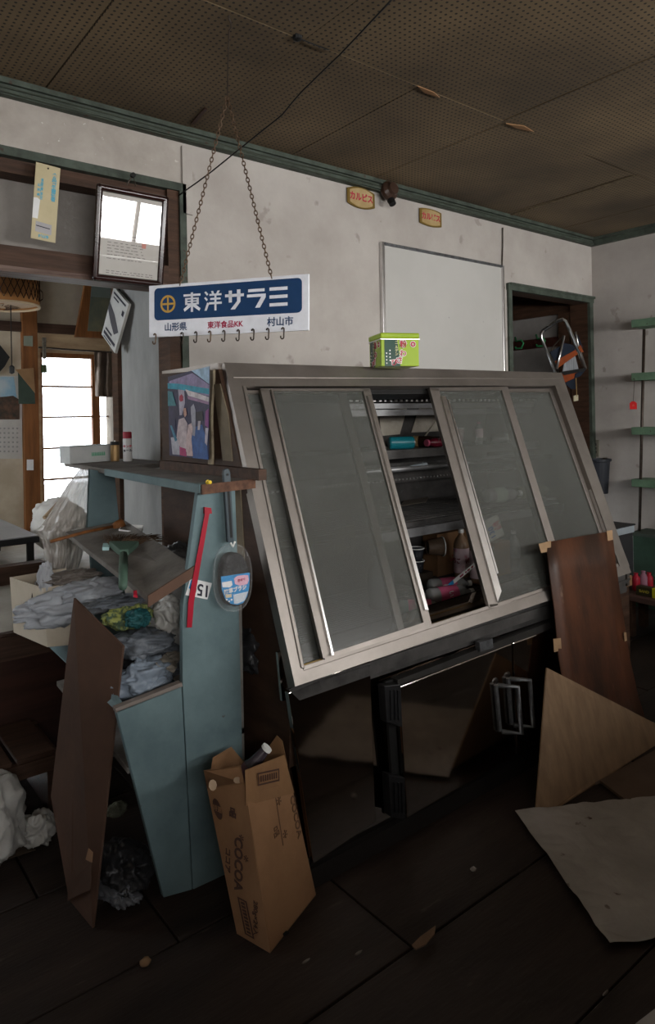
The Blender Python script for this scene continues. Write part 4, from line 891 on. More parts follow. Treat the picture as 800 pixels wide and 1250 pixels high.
# red tape and the 150 card
ry = YS - .003
rt = [(252, 620), (259, 622), (236, 765), (229, 765)]
rd = M('red_tape', (.35, .012, .03), .4, c2=(.25, .01, .02), bump=0)
mb = MB(); mb.slab([P(a, c, y=ry - .006) for a, c in ((250.5, 626), (256, 626), (237, 735), (234.5, 766), (228.5, 766), (230, 735))], (0, .0015, 0)); mb.slab([P(a, c, y=ry - .008) for a, c in ((250, 619), (258, 620), (259, 627), (250, 627))], (0, .007, 0))
mb.build('red_tape', rd, label='dark red plastic strip hanging down the teal side board', cat='tape')
F4 = frame(P(243, 720, y=YS - .003), (.93, 0, -.37), (.37, 0, .93))
t, F4 = pricecard('white price card with an upside-down 150 on the teal side board, under the red strip', P(243, 719, y=YS - .0035), (.93, 0, -.34), (.34, 0, .93), .068, .044, '150', whitep, inkm, shear=-.25, flip=True, size=.042)
mb = MB(); fpoly(mb, F4, [(-.031, -.004), (-.024, -.004), (-.024, .018), (-.031, .018)], .0006); mb.build('blue_mark', bluep, t)
# long-handled brush in its packet
by = YS - .03
br = thing('packaged_brush', 'grey long-handled toilet brush in clear packaging hanging on the teal side board', 'brush', P(282, 700, y=by))
ha = P(277.5, 578, y=by); hb = P(282, 662, y=by)
dx = (hb - ha); 
hp_ = [ha + V((-.011, 0, .0)), ha + V((-.008, 0, .011)), ha + V((0, 0, .014)), ha + V((.008, 0, .011)), ha + V((.011, 0, 0)), hb + V((.011, 0, 0)), hb + V((-.009, 0, 0))]
MB().slab(hp_, (0, .012, 0)).build('handle', flat('slate_plastic', (.05, .065, .075), .4), br, bevel=.003)
MB().slab([ha + V((-.002, -.001, -.03)), ha + V((.005, -.001, -.03)), hb + V((.005, -.001, .012)), hb + V((-.001, -.001, .012))], (0, .002, 0)).build('handle_groove', blackm, br)
MB().lathe([(.001, 0), (.0035, 0), (.0035, .002), (.001, .002)], Matrix.Translation(ha + V((0, -.0005, -.003))) @ Matrix.Rotation(1.57, 4, 'X'), 8).build('hang_hole', blackm, br)
def oval(cx, cy, rx, ry_, y, a0=0, a1=360, n=28, pw=2.4, tilt=0):
    pts = []
    for i in range(n):
        a = math.radians(a0 + (a1 - a0) * i / (n - (0 if a1 - a0 == 360 else 1)))
        c, s_ = math.cos(a), math.sin(a); x = abs(c) ** (2 / pw) * math.copysign(1, c) * rx; yy = abs(s_) ** (2 / pw) * math.copysign(1, s_) * ry_
        pts.append(P(cx + x + tilt * yy, cy + yy, y=y))
    return pts
MB().slab(oval(288, 708, 16.5, 33, by - .012), (0, .03, 0)).build('bristle_head', M('black_bristles', (.012, .012, .013), .8, c2=(.03, .03, .03), scale=60, bump=.8, bscale=120), br, bevel=.006)
lb = [P(a, c, y=by - .0135) for a, c in ((270, 704), (305, 699), (304.5, 716), (302, 728), (297, 736), (290, 738.5), (282, 737), (275, 731), (271, 720))]
MB().slab(lb, (0, .001, 0)).build('label', bluep, br)
def lp(pts, mm, nm='label_print', o=.0145): MB().slab([P(a, c, y=by - o) for a, c in pts], (0, .0005, 0)).build(nm, mm, br)
lp([(286, 706), (290, 703), (297, 702), (303, 702), (304, 708), (302, 713), (293, 715), (287, 713)], flat('pink_tag', (.7, .4, .5)), 'pink_tag')
lp([(271, 711), (283, 709), (284, 714), (281, 717), (272, 717)], whitep)
lp([(285, 726), (303, 722), (299, 733), (290, 737), (286, 737)], flat('grey_white', (.55, .6, .65)))
lp([(275, 726), (283, 725), (283, 729), (276, 730)], flat('beige_tag', (.6, .52, .35)))
for i in range(3): lp([(276 + i * 3, 731 + i % 2 * 2), (278 + i * 3, 731 + i % 2 * 2), (278 + i * 3, 733 + i % 2 * 2), (276 + i * 3, 733 + i % 2 * 2)], whitep)
Fb = frame(P(287.5, 720, y=by - .015), (1, 0, .06), (0, 0, 1))
text(br, '防草ブラシ', Fb, .014, whitep, bold=.0006)
Fb = frame(P(295, 708, y=by - .0155), (1, 0, .06), (0, 0, 1)); text(br, '奥まで', Fb, .008, crimson, bold=.0002)
cfm = glassmat('clear_film', .08, (.5, .5, .5), .03); cfm.node_tree.nodes['Principled BSDF'].inputs['Roughness'].default_value = .08; cfm.node_tree.nodes['Principled BSDF'].inputs['Specular IOR Level'].default_value = .25
mb = MB(); ov = oval(284, 705, 23.5, 41, by - .016, n=36); c0_ = P(284, 705, y=by - .03)
for i in range(36): mb.add([c0_, ov[i], ov[(i + 1) % 36]], [(0, 1, 2)])
mb.build('clear_packaging', cfm, br, recalc=False)
MB().tube(oval(284, 705, 23.5, 41, by - .014, n=36), .0022, 6, close=True).build('packaging_rim', cfm, br, smooth=True)
MB().tube([hb + V((-.006, -.008, -.0)), hb + V((0, -.01, -.01)), hb + V((.008, -.008, .002))], .003, 6).build('twist_tie', whiteplastic, br)
# dark bags and pipe between rack and case
crumple('rubbish_bag', (1.022, 2.0, .74), (.02, .25, .10), 11, bagd, .3, label='dark crumpled rubbish bag stuffed between the teal rack and the case', cat='bag')
crumple('plastic_bag', P(298, 790, y=1.75), (.035, .1, .07), 12, bagd, .35, label='dark wrinkled plastic bag just right of the teal side board above the grey pipe', cat='bag')
crumple('net_bag', P(297, 742, y=1.80), (.035, .08, .035), 13, M('olive_net', (.09, .09, .02), .6, c2=(.02, .02, .012), scale=40, lo=.4, hi=.6), .5, label='olive yellow net bag showing dimly right of the packaged brush', cat='bag')
pv = M('grey_pvc', (.11, .115, .135), .35)
pi = thing('drain_pipe', 'short grey drain pipe running from behind the teal board to the display case', 'pipe', (1.0, 1.78, .6))
pa = P(296, 833, y=1.80); pb = P(349, 822, y=1.80)
MB().tube([pa + V((-.06, 0, -.005)), pb], .019, 14).build('pipe', pv, pi, smooth=False); MB().tube([pa.lerp(pb, .1), pa.lerp(pb, .6)], .0215, 14).build('pipe_sleeve', pv, pi)
k_ = pa.lerp(pb, .62); MB().tube([k_ + V((0, .021 * math.cos(i * .63), .021 * math.sin(i * .63))) for i in range(10)], .004, 6, close=True).build('pipe_band', blackm, pi)

# things on the rack top
z_ = 1.0765
kb_ = [P(86, 566, z=z_), P(135, 562, z=z_)]
fa = P(85.5, 566.5, z=z_); fb_ = P(137, 562.5, z=z_); uu = fb_ - fa; uu.z = 0; ww = V((-uu.y, uu.x, 0)).normalized() * .07
bxo = thing('paper_box', 'flat pale box with green print at the far end of the teal rack top', 'box', (fa + fb_ + ww) / 2)
MB().slab([fa, fb_, fb_ + ww, fa + ww], (0, 0, .068)).build('box_body', flat('pale_card', (.45, .46, .45), .6), bxo, bevel=.002)
F4 = frame(fa - ww.normalized() * .0008, uu, (0, 0, 1))
mb = MB(); L_ = uu.length
for i in range(9): fpoly(mb, F4, [(L_ * .5 + i * .0075, .026), (L_ * .5 + .006 + i * .0075, .026), (L_ * .5 + .005 + i * .0075, .04), (L_ * .5 + i * .0075 + .001, .042)], 0)
mb.build('green_print', flat('green_ink', (.1, .35, .2)), bxo)
MB().slab([fa + V((0, 0, .068)), fb_ + V((0, 0, .068)), fb_ + ww + V((0, 0, .068)), fa + ww + V((0, 0, .068))], (0, 0, .003)).build('box_lid', flat('box_rim_grey', (.3, .32, .3)), bxo)
def tin(name, label, px, py, r, h, body, capm, capr, caph, prt=None):
    c = P(px, py, z=z_ + .001); t = thing(name, label, 'can', c); T4 = Matrix.Translation(c)
    MB().lathe([(r * .95, 0), (r, .004), (r, h), (r * .85, h + .006)], T4, 20).build('can_body', body, t)
    MB().lathe([(capr, h + .003), (capr, h + caph), (capr * .9, h + caph + .003)], T4, 20).build('can_cap', capm, t)
    if prt:
        for s, z, sz, mm in prt:
            d_ = (EYE - c); d_.z = 0; d_.normalize(); F4 = frame(c + d_ * (r + .0012) + V((0, 0, z)), V((-d_.y, d_.x, 0)), (0, 0, 1))
            text(t, s, F4, sz, mm, bold=.0006)
    return t
tin('gold_can', 'short gold can with dark lid between the pale box and the spray can', 140.5, 563, .0185, .065, M('gold_lacquer', (.40, .25, .11), .35, .6, bump=0), blackm, .0185, .014)
tin('spray_can', 'white insect spray can with dark red cap on the teal rack top', 156, 563, .0185, .092, flat('spray_white', (.55, .54, .53), .3), flat('spray_red', (.25, .015, .03), .4), .018, .027, [('キンチ', .062, .012, redp), ('ョール', .045, .012, inkm)])
c = P(146, 556, z=z_ + .001)
wt = thing('white_dispenser', 'white plastic dispenser standing behind the gold can and the spray can', 'bottle', c)
MB().box((c.x - .022, c.y - .01, c.z), (c.x + .022, c.y + .015, c.z + .075)).build('dispenser_body', whiteplastic, wt, bevel=.004)
MB().slab([c + V((-.02, 0, .076)), c + V((.024, 0, .076)), c + V((.022, 0, .115)), c + V((.004, 0, .115)), c + V((-.006, 0, .095))], (0, .012, 0)).build('dispenser_spout', whiteplastic, wt, bevel=.003)
# things on the middle board: normal of the board
mu = (ma[3] - ma[0]).normalized(); zsurf = lambda p: ma[0].z + .018 + (ma[3].z - ma[0].z) * (p.y - YS) / (2.38 - YS)
def onmid(px, py, h=0):
    p = P(px, py, z=.84)
    for _ in range(6): p = P(px, py, z=zsurf(p) + h)
    return p
a_, b_ = onmid(62, 661, .02), onmid(141, 642, .02)
hm = thing('wooden_mallet', 'thin brown stick with round knob end lying across the rack\'s middle board', 'stick', a_)
MB().tube([a_, a_.lerp(b_, .5) + V((0, 0, .004)), b_], .0055, 8).build('shaft', orwood, hm, smooth=True)
MB().lathe([(.001, -.022), (.016, -.02), (.018, 0), (.016, .02), (.001, .022)], Matrix.Translation(b_ + V((.01, .0, .0))) @ Matrix.Rotation(math.radians(60), 4, 'Y'), 14).build('knob', orwood, hm, smooth=True)
tr_ = thing('food_tray', 'small white foam tray lying on the middle board behind the hand broom', 'tray', onmid(160, 652))
q = [onmid(145, 651, .004), onmid(172, 655, .004), onmid(175, 646, .004), onmid(150, 645, .004)]
MB().slab(q, (0, 0, .004)).build('tray_floor', whiteplastic, tr_)
for i in range(4): MB().slab([q[i], q[(i + 1) % 4], q[(i + 1) % 4] + V((0, 0, .014)), q[i] + V((0, 0, .014))], (.001, .002, 0)).build('tray_wall', whiteplastic, tr_)
gb = thing('hand_broom', 'hand broom with dull green handle and brown bristles lying on the middle board', 'broom', onmid(160, 680))
h0, h1 = onmid(150, 716, .012), onmid(151, 676, .014)
MB().tube([h0, h0.lerp(h1, .5), h1], [.011, .013, .012], 8).build('handle', flat('dull_green', (.07, .12, .09), .5), gb, smooth=True)
q = [onmid(133, 668, .01), onmid(170, 668, .01), onmid(157, 679, .01), onmid(146, 679, .01)]
MB().slab(q, (0, 0, .02)).build('broom_head', MATS['dull_green'], gb, bevel=.003)
mb = MB(); rnd = random.Random(9)
for i in range(240):
    k = rnd.random(); s = q[0].lerp(q[1], k) + V((0, 0, rnd.uniform(.002, .02)))
    e = onmid(126 + 76 * k + rnd.uniform(-6, 6), 653 + 3 * abs(k - .4) + rnd.uniform(-3, 7), rnd.uniform(.003, .035)); mb.tube([s, s.lerp(e, .5) + V((0, 0, .006)), e], [.0013, .001, .0005], 3, cap=False)
mb.build('bristles', M('straw_bristles', (.12, .075, .045), .8, c2=(.05, .03, .02), scale=30), gb, kind='stuff')
MB().slab([onmid(125, 672, .006), onmid(133, 672, .006), onmid(134, 667, .006), onmid(126, 667, .006)], (0, 0, .01)).build('pale_clip', flat('aqua_clip', (.4, .6, .6)), label='small aqua clip lying left of the hand broom', cat='clip')
MB().slab([P(163, 729, y=YS + .03), P(168, 730, y=YS + .03), P(167, 723, y=YS + .05), P(163, 724, y=YS + .05)], (0, 0, .006)).build('red_scrap', rd, label='tiny red scrap at the left edge of the middle board', cat='scrap')

# big translucent bag hanging at the far end of the rack
bgm = P(88, 618, y=2.55)
mb = MB()
def bagfn(u, v):
    # u around visible front, v top to bottom
    L0 = [(98, 572), (84, 590), (70, 612), (52, 640), (44, 648), (52, 662), (56, 690)]
    R0 = [(108, 572), (110, 590), (108, 610), (108, 630), (106, 650), (100, 680), (92, 704)]
    k = v * 6; i = min(5, int(k)); fr = k - i
    l = [L0[i][j] * (1 - fr) + L0[i + 1][j] * fr for j in (0, 1)]; r = [R0[i][j] * (1 - fr) + R0[i + 1][j] * fr for j in (0, 1)]
    x = l[0] * (1 - u) + r[0] * u; y_ = l[1] * (1 - u) + r[1] * u
    dep = 2.56 - .07 * math.sin(u * math.pi) + .022 * noise.noise(V((u * 7 + v * 3, v * 5, 2))) + .012 * abs(noise.noise(V((u * 20 + v * 8, v * 9, 5)))) + .01 * noise.noise(V((u * 34, v * 14, 8)))
    return P(x, y_, y=dep)
mb.grid(bagfn, 50, 60)
bagt = M('thin_film_bag', (.50, .47, .43), .25, c2=(.36, .33, .3), scale=6, bump=.6, bscale=14, alpha=.72)
mb.build('plastic_bag', bagt, solid=.001, smooth=True, label='large translucent plastic bag bunched before the bright window at the rack\'s end', cat='bag', recalc=False)
crumple('plastic_bag', P(98, 655, y=2.46), (.03, .05, .03), 31, bagc, .4, label='small clear bag with faint pink print tucked below the large translucent bag', cat='bag')

# lower bin contents
cb_ = thing('white_carton', 'open off-white carton standing in the lower bin under the rack', 'carton', P(85, 760, y=2.1))
cwm = M('offwhite_card', (.50, .44, .35), .7, c2=(.4, .34, .26), scale=4)
a0 = P(53, 718, y=2.12); a1 = P(58, 790, y=2.12); b0 = P(110, 708, y=2.06); b1_ = P(98, 786, y=2.06)
MB().slab([a0, b0, b1_, a1], (.004, .003, 0)).build('front_wall', cwm, cb_)
MB().slab([a0, a1, a1 + V((-.04, .22, 0)), a0 + V((-.04, .22, 0))], (.003, 0, 0)).build('side_wall', cwm, cb_)
MB().slab([a0 + V((-.04, .22, 0)), b0 + V((.0, .22, 0)), b1_ + V((.0, .22, 0)), a1 + V((-.04, .22, 0))], (0, .003, 0)).build('rear_wall', cwm, cb_)
MB().slab([a1 + V((.005, .005, 0)), b1_ + V((0, .005, 0)), b1_ + V((0, .215, 0)), a1 + V((-.035, .215, 0))], (0, 0, .003)).build('carton_bottom', cwm, cb_)
crumple('plastic_bag', P(80, 742, y=2.04), (.13, .045, .048), 21, bagw, .38, 5, label='grey-white plastic bag draped over the front of the white carton', cat='bag', smooth=True)
crumple('plastic_bag', P(112, 722, y=2.04), (.105, .06, .036), 22, bagw, .42, 5, label='pale crumpled bag on top of the carton left of the net bag', cat='bag')
crumple('newspaper_wad', P(56, 706, y=2.14), (.022, .03, .05), 23, flat('grey_paper', (.35, .36, .38)), .35, label='grey paper sheet poking up from the white carton at the far left', cat='paper')
crumple('plastic_bag', P(45, 735, y=2.2), (.015, .03, .06), 24, M('brown_film', (.1, .08, .065), .35), .35, label='brownish film hanging beside the left end of the white carton', cat='bag')
crumple('plastic_bag', P(90, 704, y=2.12), (.08, .05, .02), 25, M('brown_grey_film', (.16, .14, .125), .35), .4, label='brownish grey film lying inside the open white carton', cat='bag')
nm_ = M('yellow_green_net', (.30, .32, .09), .6, c2=(.05, .08, .05), scale=60, lo=.42, hi=.58, bump=.8, bscale=80)
crumple('net_bag', P(156, 752, y=1.86), (.07, .06, .035), 26, nm_, .3, label='yellow-green mesh net bundled inside a clear bag in the lower bin', cat='net')
crumple('net_bag', P(168, 754, y=1.80), (.035, .03, .025), 27, M('teal_net', (.02, .10, .11), .6, c2=(.01, .05, .05), scale=50), .35, label='small teal net bundled beside the yellow-green one', cat='net')
crumple('plastic_bag', P(205, 748, y=1.80), (.035, .05, .05), 28, bagc, .35, label='clear plastic bag bulging right of the yellow-green net, under the middle board', cat='bag')
crumple('plastic_bag', P(150, 733, y=1.88), (.085, .05, .012), 29, bagg, .5, label='grey plastic edge folded over the top of the net bundle', cat='bag')
crumple('plastic_bag', P(170, 785, y=1.80), (.09, .07, .035), 32, bagg, .4, label='grey bag lying in the bin just below the net bundle', cat='bag')
crumple('plastic_bag', P(175, 830, y=1.75), (.085, .05, .055), 33, M('bluish_bag', (.22, .26, .31), .3, c2=(.13, .16, .2), scale=5, bump=.5, bscale=18), .42, 5, label='bluish grey crumpled bag at the front of the lower bin behind the short teal board', cat='bag')
crumple('plastic_bag', P(205, 805, y=1.85), (.06, .06, .04), 34, bagg, .4, label='dim grey bag against the tall teal side board in the lower bin', cat='bag')
crumple('plastic_bag', P(150, 810, y=1.95), (.12, .12, .05), 36, bagd, .3, label='black bag filling the bottom of the lower bin', cat='bag')
sheet('paper_sheet', [P(188, 812, y=1.72), P(212, 822, y=1.72), P(220, 800, y=1.8), P(203, 797, y=1.8)], M('tan_paper', (.27, .24, .2), .8), 5, .008, 12, 10, 14, label='folded tan paper on the bags near the tall teal board', cat='paper')
sheet('paper_sheet', [P(182, 794, y=1.76), P(196, 796, y=1.76), P(196, 788, y=1.8), P(184, 788, y=1.8)], whitep, 6, .004, 8, 8, 14, label='small white paper scrap on the bags in the lower bin', cat='paper')

# ================================================================== LEANING BROWN BOARD (left)
bq = [P(113, 1133, y=1.69), P(150, 789, y=1.72), P(90, 730, y=1.86), P(62, 972, y=1.95), P(84, 1098, y=1.80)]
bq[0].z = .003
lb_ = thing('leaning_board', 'brown hardboard sheet with a torn lower corner leaning on the left end of the rack', 'board', (.6, 2.0, 0))
bn = (bq[1] - bq[0]).cross(bq[3] - bq[0]).normalized(); 
if bn.x > 0: bn = -bn
MB().slab([bq[0], bq[1], bq[2], bq[3], bq[4]], -bn * .006).build('sheet', brply, lb_)
MB().slab([P(86, 1078, y=1.80) + bn * .004, P(114, 1052, y=1.71) + bn * .004, P(113, 1084, y=1.7) + bn * .004, P(98, 1090, y=1.8) + bn * .004, P(85, 1099, y=1.80) + bn * .004], bn * .002).build('torn_flap', M('brown_flap', (.065, .036, .024), .8), lb_)
MB().slab([P(110, 1035, y=1.71) + bn * .003, P(115, 1040, y=1.7) + bn * .003, P(114, 1052, y=1.7) + bn * .003, P(108, 1048, y=1.72) + bn * .006], bn * .002).build('torn_chip', M('torn_core', (.25, .15, .09), .8), lb_)
crumple('crumpled_sheet', (.685, 1.78, .06), (.07, .09, .055), 41, bagd, .4, floor=.002, label='dark crumpled film on the floor behind the leaning brown board', cat='film')
crumple('crumpled_sheet', P(143, 1078, z=.03), (.05, .09, .03), 42, M('dim_film', (.13, .135, .15), .35, bump=.4, bscale=20), .45, floor=.002, label='grey crumpled plastic sheet on the floor between the leaning board and the teal board', cat='film')
crumple('paper_scrap', P(143, 988, z=.08), (.03, .02, .02), 43, M('olive_scrap', (.10, .1, .07), .7), .4, floor=.002, label='small olive scrap in the shadow under the rack', cat='paper')
crumple('plastic_bag', (.43, 2.15, .12), (.10, .14, .13), 44, bagc, .32, 5, floor=.002, label='pale plastic bag heaped on the floor at the left edge', cat='bag')
crumple('plastic_bag', P(45, 1010, z=.04), (.05, .06, .05), 45, bagc, .4, floor=.002, label='thin clear bag lobe on the floor beside the heaped pale bag', cat='bag')
# slatted step
stp = thing('slatted_step', 'dark slatted wooden step below the raised floor on the left', 'step', (.3, 2.4, .0))
for i in range(9):
    x = -.35 + i * .128
    if x + .11 < .72: MB().box((x, 2.27, .185), (x + .112, 2.57, .20)).build('slat', dkwoodh, stp, bevel=.002)
MB().box((-.4, 2.262, .14), (.68, 2.285, .186)).build('front_rail', dkwoodh, stp); MB().box((-.4, 2.545, .14), (.68, 2.565, .186)).build('rear_rail', dkwoodh, stp)
for x in (-.38, .64): MB().box((x, 2.29, 0), (x + .035, 2.54, .185)).build('leg', dkwoodh, stp)
sheet('cardboard_scrap', [(.25, 2.12, .004), (.55, 2.1, .004), (.52, 2.24, .004), (.28, 2.26, .004)], M('dim_card', (.07, .05, .035), .8), 7, .006, 10, 8, label='dim flattened cardboard on the floor in front of the slatted step', cat='cardboard')

# ================================================================== COCOA CARTON
C0, C1, C2 = V((.867, 1.349, .002)), V((.838, 1.452, .002)), V((1.067, 1.435, .002))
C3 = C1 + (C2 - C0)
T0 = P(299, 957, y=1.43)
T1 = PL(253, 963, C0, (C1 - C0).cross(T0 - C0)); T2 = PL(351, 935, C0, (C2 - C0).cross(T0 - C0))
print('TT', T0, T1, T2); 
T3 = T1 + (T2 - T0)
co = thing('cocoa_carton', 'tall opened brown cocoa carton leaning on the teal rack beside the display case', 'carton', (C0 + C3) / 2)
def wall_(a, c, d_, e_, nm='panel', mm=card, th=.003): 
    n_ = (c - a).cross(e_ - a).normalized(); return MB().slab([a, c, d_, e_], n_ * -th).build(nm, mm, co)
wall_(C1, C0, T0, T1); wall_(C0, C2, T2, T0); wall_(C2, C3, T3, T2); wall_(C3, C1, T1, T3); wall_(C1, C0, C2, C3, 'bottom_panel')
fl1 = [T0, T1, P(249, 941, y=1.51), P(294, 935, y=1.44)]
MB().slab(fl1, (.001, .003, 0)).build('flap', card, co)
fl2 = [P(300, 983, y=1.421), P(299, 940, y=1.425), P(347, 921, y=1.486), P(359, 967, y=1.480)]
MB().slab(fl2, (-.001, -.003, 0)).build('flap', cardd, co)
MB().slab([T1, T3, P(282, 912, y=1.60), P(260, 925, y=1.58)], (.002, .002, 0)).build('flap', cardd, co)
MB().slab([T3, T2, P(345, 905, y=1.52), P(338, 898, y=1.54)], (.002, .002, 0)).build('flap', cardd, co)
# printing
FN = frame(C1.lerp(T1, 1) , (C0 - C1), (T0 - C0)); # narrow face
def face(a, c, e_, off=.001):
    u = c - a; v = e_ - a; n = u.cross(v).normalized()
    return lambda x, y: a + u * x + v * y + n * off, n, u, v
fn_, nN, uN, vN = face(C1, C0, T1, .0012)
def fmat(a, c, e_, x, y, off=.0014, rot=0):
    u = (c - a); v = (e_ - a); n = u.cross(v).normalized(); o = a + u * x + v * y + n * off
    return frame(o, u, v) @ Matrix.Rotation(rot, 4, 'Z')
text(co, 'COCOA', fmat(C1, C0, T1, .56, .53, rot=-math.pi / 2), .036, brownink, bold=.0012, name='printed_word', sx=.95)
text(co, 'ココア', fmat(C1, C0, T1, .22, .52, rot=-math.pi / 2), .02, brownink, bold=.0004, name='printed_word')
text(co, '280g×24入', fmat(C1, C0, T1, .76, .19, rot=-math.pi / 2), .018, brownink, bold=.0002, name='printed_word')
for (x, y) in ((.86, .74), (.87, .60)): text(co, '✽', fmat(C1, C0, T1, x, y), .022, brownink, name='printed_mark')
def fbar(a, c, e_, pts, mm=brownink, nm='printed_box', off=.0013):
    f_, n, _, _ = face(a, c, e_, off); MB().slab([f_(x, y) for x, y in pts], n * .0003).build(nm, mm, co)
mb = MB(); f_, n, _, _ = face(C1, C0, T1, .0013)
for (x0, x1, y0, y1) in ((.30, .34, .03, .28), (.54, .58, .03, .28), (.34, .54, .03, .04), (.34, .54, .27, .28)) : mb.slab([f_(x0, y0), f_(x1, y0), f_(x1, y1), f_(x0, y1)], n * .0003)
for i in range(9): mb.slab([f_(.38, .05 + i * .024), f_(.50, .05 + i * .024), f_(.50, .064 + i * .024 + (i % 3) * .003), f_(.38, .064 + i * .024)], n * .0003)
mb.build('barcode_box', brownink, co)
pts = [(.24 + .14 * math.cos(i * .35), .88 + .075 * math.sin(i * .35)) for i in range(18)]
fbar(C1, C0, T1, pts, brownink, 'oval_stamp'); text(co, '特選', fmat(C1, C0, T1, .24, .88, .0019), .016, card, name='stamp_letters')
text(co, '品', fmat(C1, C0, T1, .74, .90), .024, brownink, bold=.001, name='printed_mark')
fbar(C0, C2, T0, [(.15 + x * .45, .985 + y) for x, y in ((.0, -.0), (.0, -.0))] + [(.2, .9), (.4, .91)], nm='faint_mark') if False else None
A0, A1, A2 = fl2[0], fl2[3], fl2[1]
mb = MB(); u = A1 - A0; v = A2 - A0; n = u.cross(v).normalized()
if n.dot(EYE - A0) < 0: n = -n
h_ = lambda x, y, o=.0045: A0 + u * x + v * y + n * o
for (x0, x1, y0, y1) in ((.22, .24, .48, .86), (.64, .66, .48, .86), (.24, .64, .48, .53), (.24, .64, .81, .86)): mb.slab([h_(x0, y0), h_(x1, y0), h_(x1, y1), h_(x0, y1)], n * .0003)
for i in range(8): mb.slab([h_(.27 + i * .045, .58), h_(.295 + i * .045, .58), h_(.295 + i * .045, .76), h_(.27 + i * .045, .76)], n * .0003)
mb.build('barcode_box', brownink, co)
text(co, 'COCOA', fmat(C0, C2, T0, .84, .56, rot=-math.pi / 2), .028, M('faint_ink', (.13, .07, .04), .9), bold=.0006, name='printed_word')
text(co, '✽', fmat(C0, C2, T0, .56, .74), .03, MATS['faint_ink'], name='printed_mark'); text(co, '✽', fmat(C0, C2, T0, .58, .52), .028, MATS['faint_ink'], name='printed_mark')
text(co, '品', fmat(C0, C2, T0, .42, .58), .026, MATS['faint_ink'], name='printed_mark')
pb = [(.5, .47), (.5, .78), (.72, .80), (.72, .79), (.515, .77), (.515, .47)]; fbar(C0, C2, T0, pb, MATS['faint_ink'], 'printed_outline')
cl = M('glue_scar', (.42, .30, .2), .9)
for (x, y) in ((257, 956), (287, 950)):
    MB().slab([P(x + 5 * math.cos(i * .7), y + (7 if x < 270 else 4) * math.sin(i * .7), y=1.49 if x < 270 else 1.455) + V((0, -.012, 0)) for i in range(9)], (0, .001, 0)).build('glue_scar', cl, co)
MB().slab([P(a, c, y=1.372) for a, c in ((336, 1158), (340, 1145), (350, 1136), (356, 1140), (347, 1150))], (0, .001, 0)).build('torn_hole', blackm, co)
bd_ = P(327, 911, y=1.50) - P(293, 952, y=1.54)
bottle('dark_bottle', 'dark bottle with white cap sticking out of the top of the cocoa carton', Matrix.Translation(P(292, 954, y=1.54)) @ bd_.to_track_quat('Z', 'Y').to_matrix().to_4x4(), .022, bd_.length * 1.03, flat('dark_bottle', (.05, .04, .05), .15), flat('purple_label', (.12, .06, .08), .5), whiteplastic, (.1, .42), neck=.52, shoulder=.42)
crumple('tissue', P(346, 905, y=1.60), (.010, .010, .020), 47, whitep, .35, 3, label='scrap of white tissue behind the right corner of the cocoa carton', cat='tissue')

# ================================================================== BOARDS ON THE RIGHT, SHEET, FLOOR SCRAPS
q = [P(667, 662, y=1.505), P(747, 648, y=1.50), P(757, 720, y=1.47), P(765, 790, y=1.42), P(781, 866, y=1.40), P(692, 880, y=1.40), P(682, 800, y=1.43), P(676, 740, y=1.48)]
rp = thing('veneer_board', 'curved reddish brown veneer board with tape scraps leaning against the right end of the case', 'board', (2.55, 1.38, 0))
rows = [((667, 662), (747, 648), 1.49), ((671, 700), (752, 690), 1.465), ((677, 745), (759, 740), 1.44), ((682, 800), (768, 800), 1.41), ((692, 860), (779, 850), 1.38), ((702, 905), (790, 895), 1.36), ((712, 945), (800, 930), 1.345)]
mb = MB(); nR = len(rows); vs = []
for (l, r, y) in rows:
    for k in range(7):
        s = k / 6; p = P(l[0] * (1 - s) + r[0] * s, l[1] * (1 - s) + r[1] * s, y=y); p.z = max(p.z, .004); vs.append(p)
mb.add(vs, [(j * 7 + i, j * 7 + i + 1, j * 7 + i + 8, j * 7 + i + 7) for j in range(nR - 1) for i in range(6)])
mb.build('veneer_sheet', redply, rp, recalc=False, solid=.005, smooth=True)
tpm = M('masking_tape', (.36, .23, .13), .8)
for i, qq in enumerate((((658, 664), (673, 660), (673, 673), (661, 675)), ((741, 648), (748, 647), (749, 664), (743, 666)), ((676, 780), (685, 779), (686, 794), (677, 796)), ((762, 772), (765, 772), (766, 782), (763, 783)))):
    yy = [1.487, 1.485, 1.416, 1.416][i]; MB().slab([P(a, c, y=yy - .004) for a, c in qq], (0, .0015, 0)).build('tape_scrap', tpm, rp)
q = [P(668, 815, y=1.36), P(806, 886, y=1.27), P(806, 912, y=1.25), P(683, 988, y=1.25), P(676, 989, y=1.26), P(655, 988, y=1.285)]
for p in q[2:]: p.z = max(p.z, .004)
pn = (q[1] - q[0]).cross(q[5] - q[0]).normalized()
if pn.y > 0: pn = -pn
MB().slab(q, -pn * .005).build('plywood_offcut', ply, label='pale triangular plywood offcut leaning in front of the reddish veneer board', cat='board', loc=(2.1, 1.28, 0))
mb = MB(); kk = P(692, 930, y=1.30)
q = [V((2.10, 1.25, .001)), P(812, 912, z=.001), P(830, 985, z=.001), P(762, 978, z=.001), P(733, 956, z=.001)]
MB().slab(q, (0, 0, .009)).build('flat_board', M('grey_brown_board', (.13, .09, .065), .6), label='flat grey-brown board on the floor behind the white sheet', cat='board')
q = [V((1.762, 1.322, .004)), V((1.483, .853, .004)), V((1.99, .55, .004)), V((2.28, 1.02, .004))]
sheet('paper_sheet', q, paper, 8, .007, 60, 50, 6, th=.001, lift=.003, label='large dirty off-white sheet spread on the floor at the right', cat='sheet')
mb = MB(); c = P(517, 1146, z=.0)
pts = [P(a, d_, z=.012) for a, d_ in ((503, 1155), (513, 1145), (532, 1131), (531, 1141), (520, 1154), (508, 1160))]
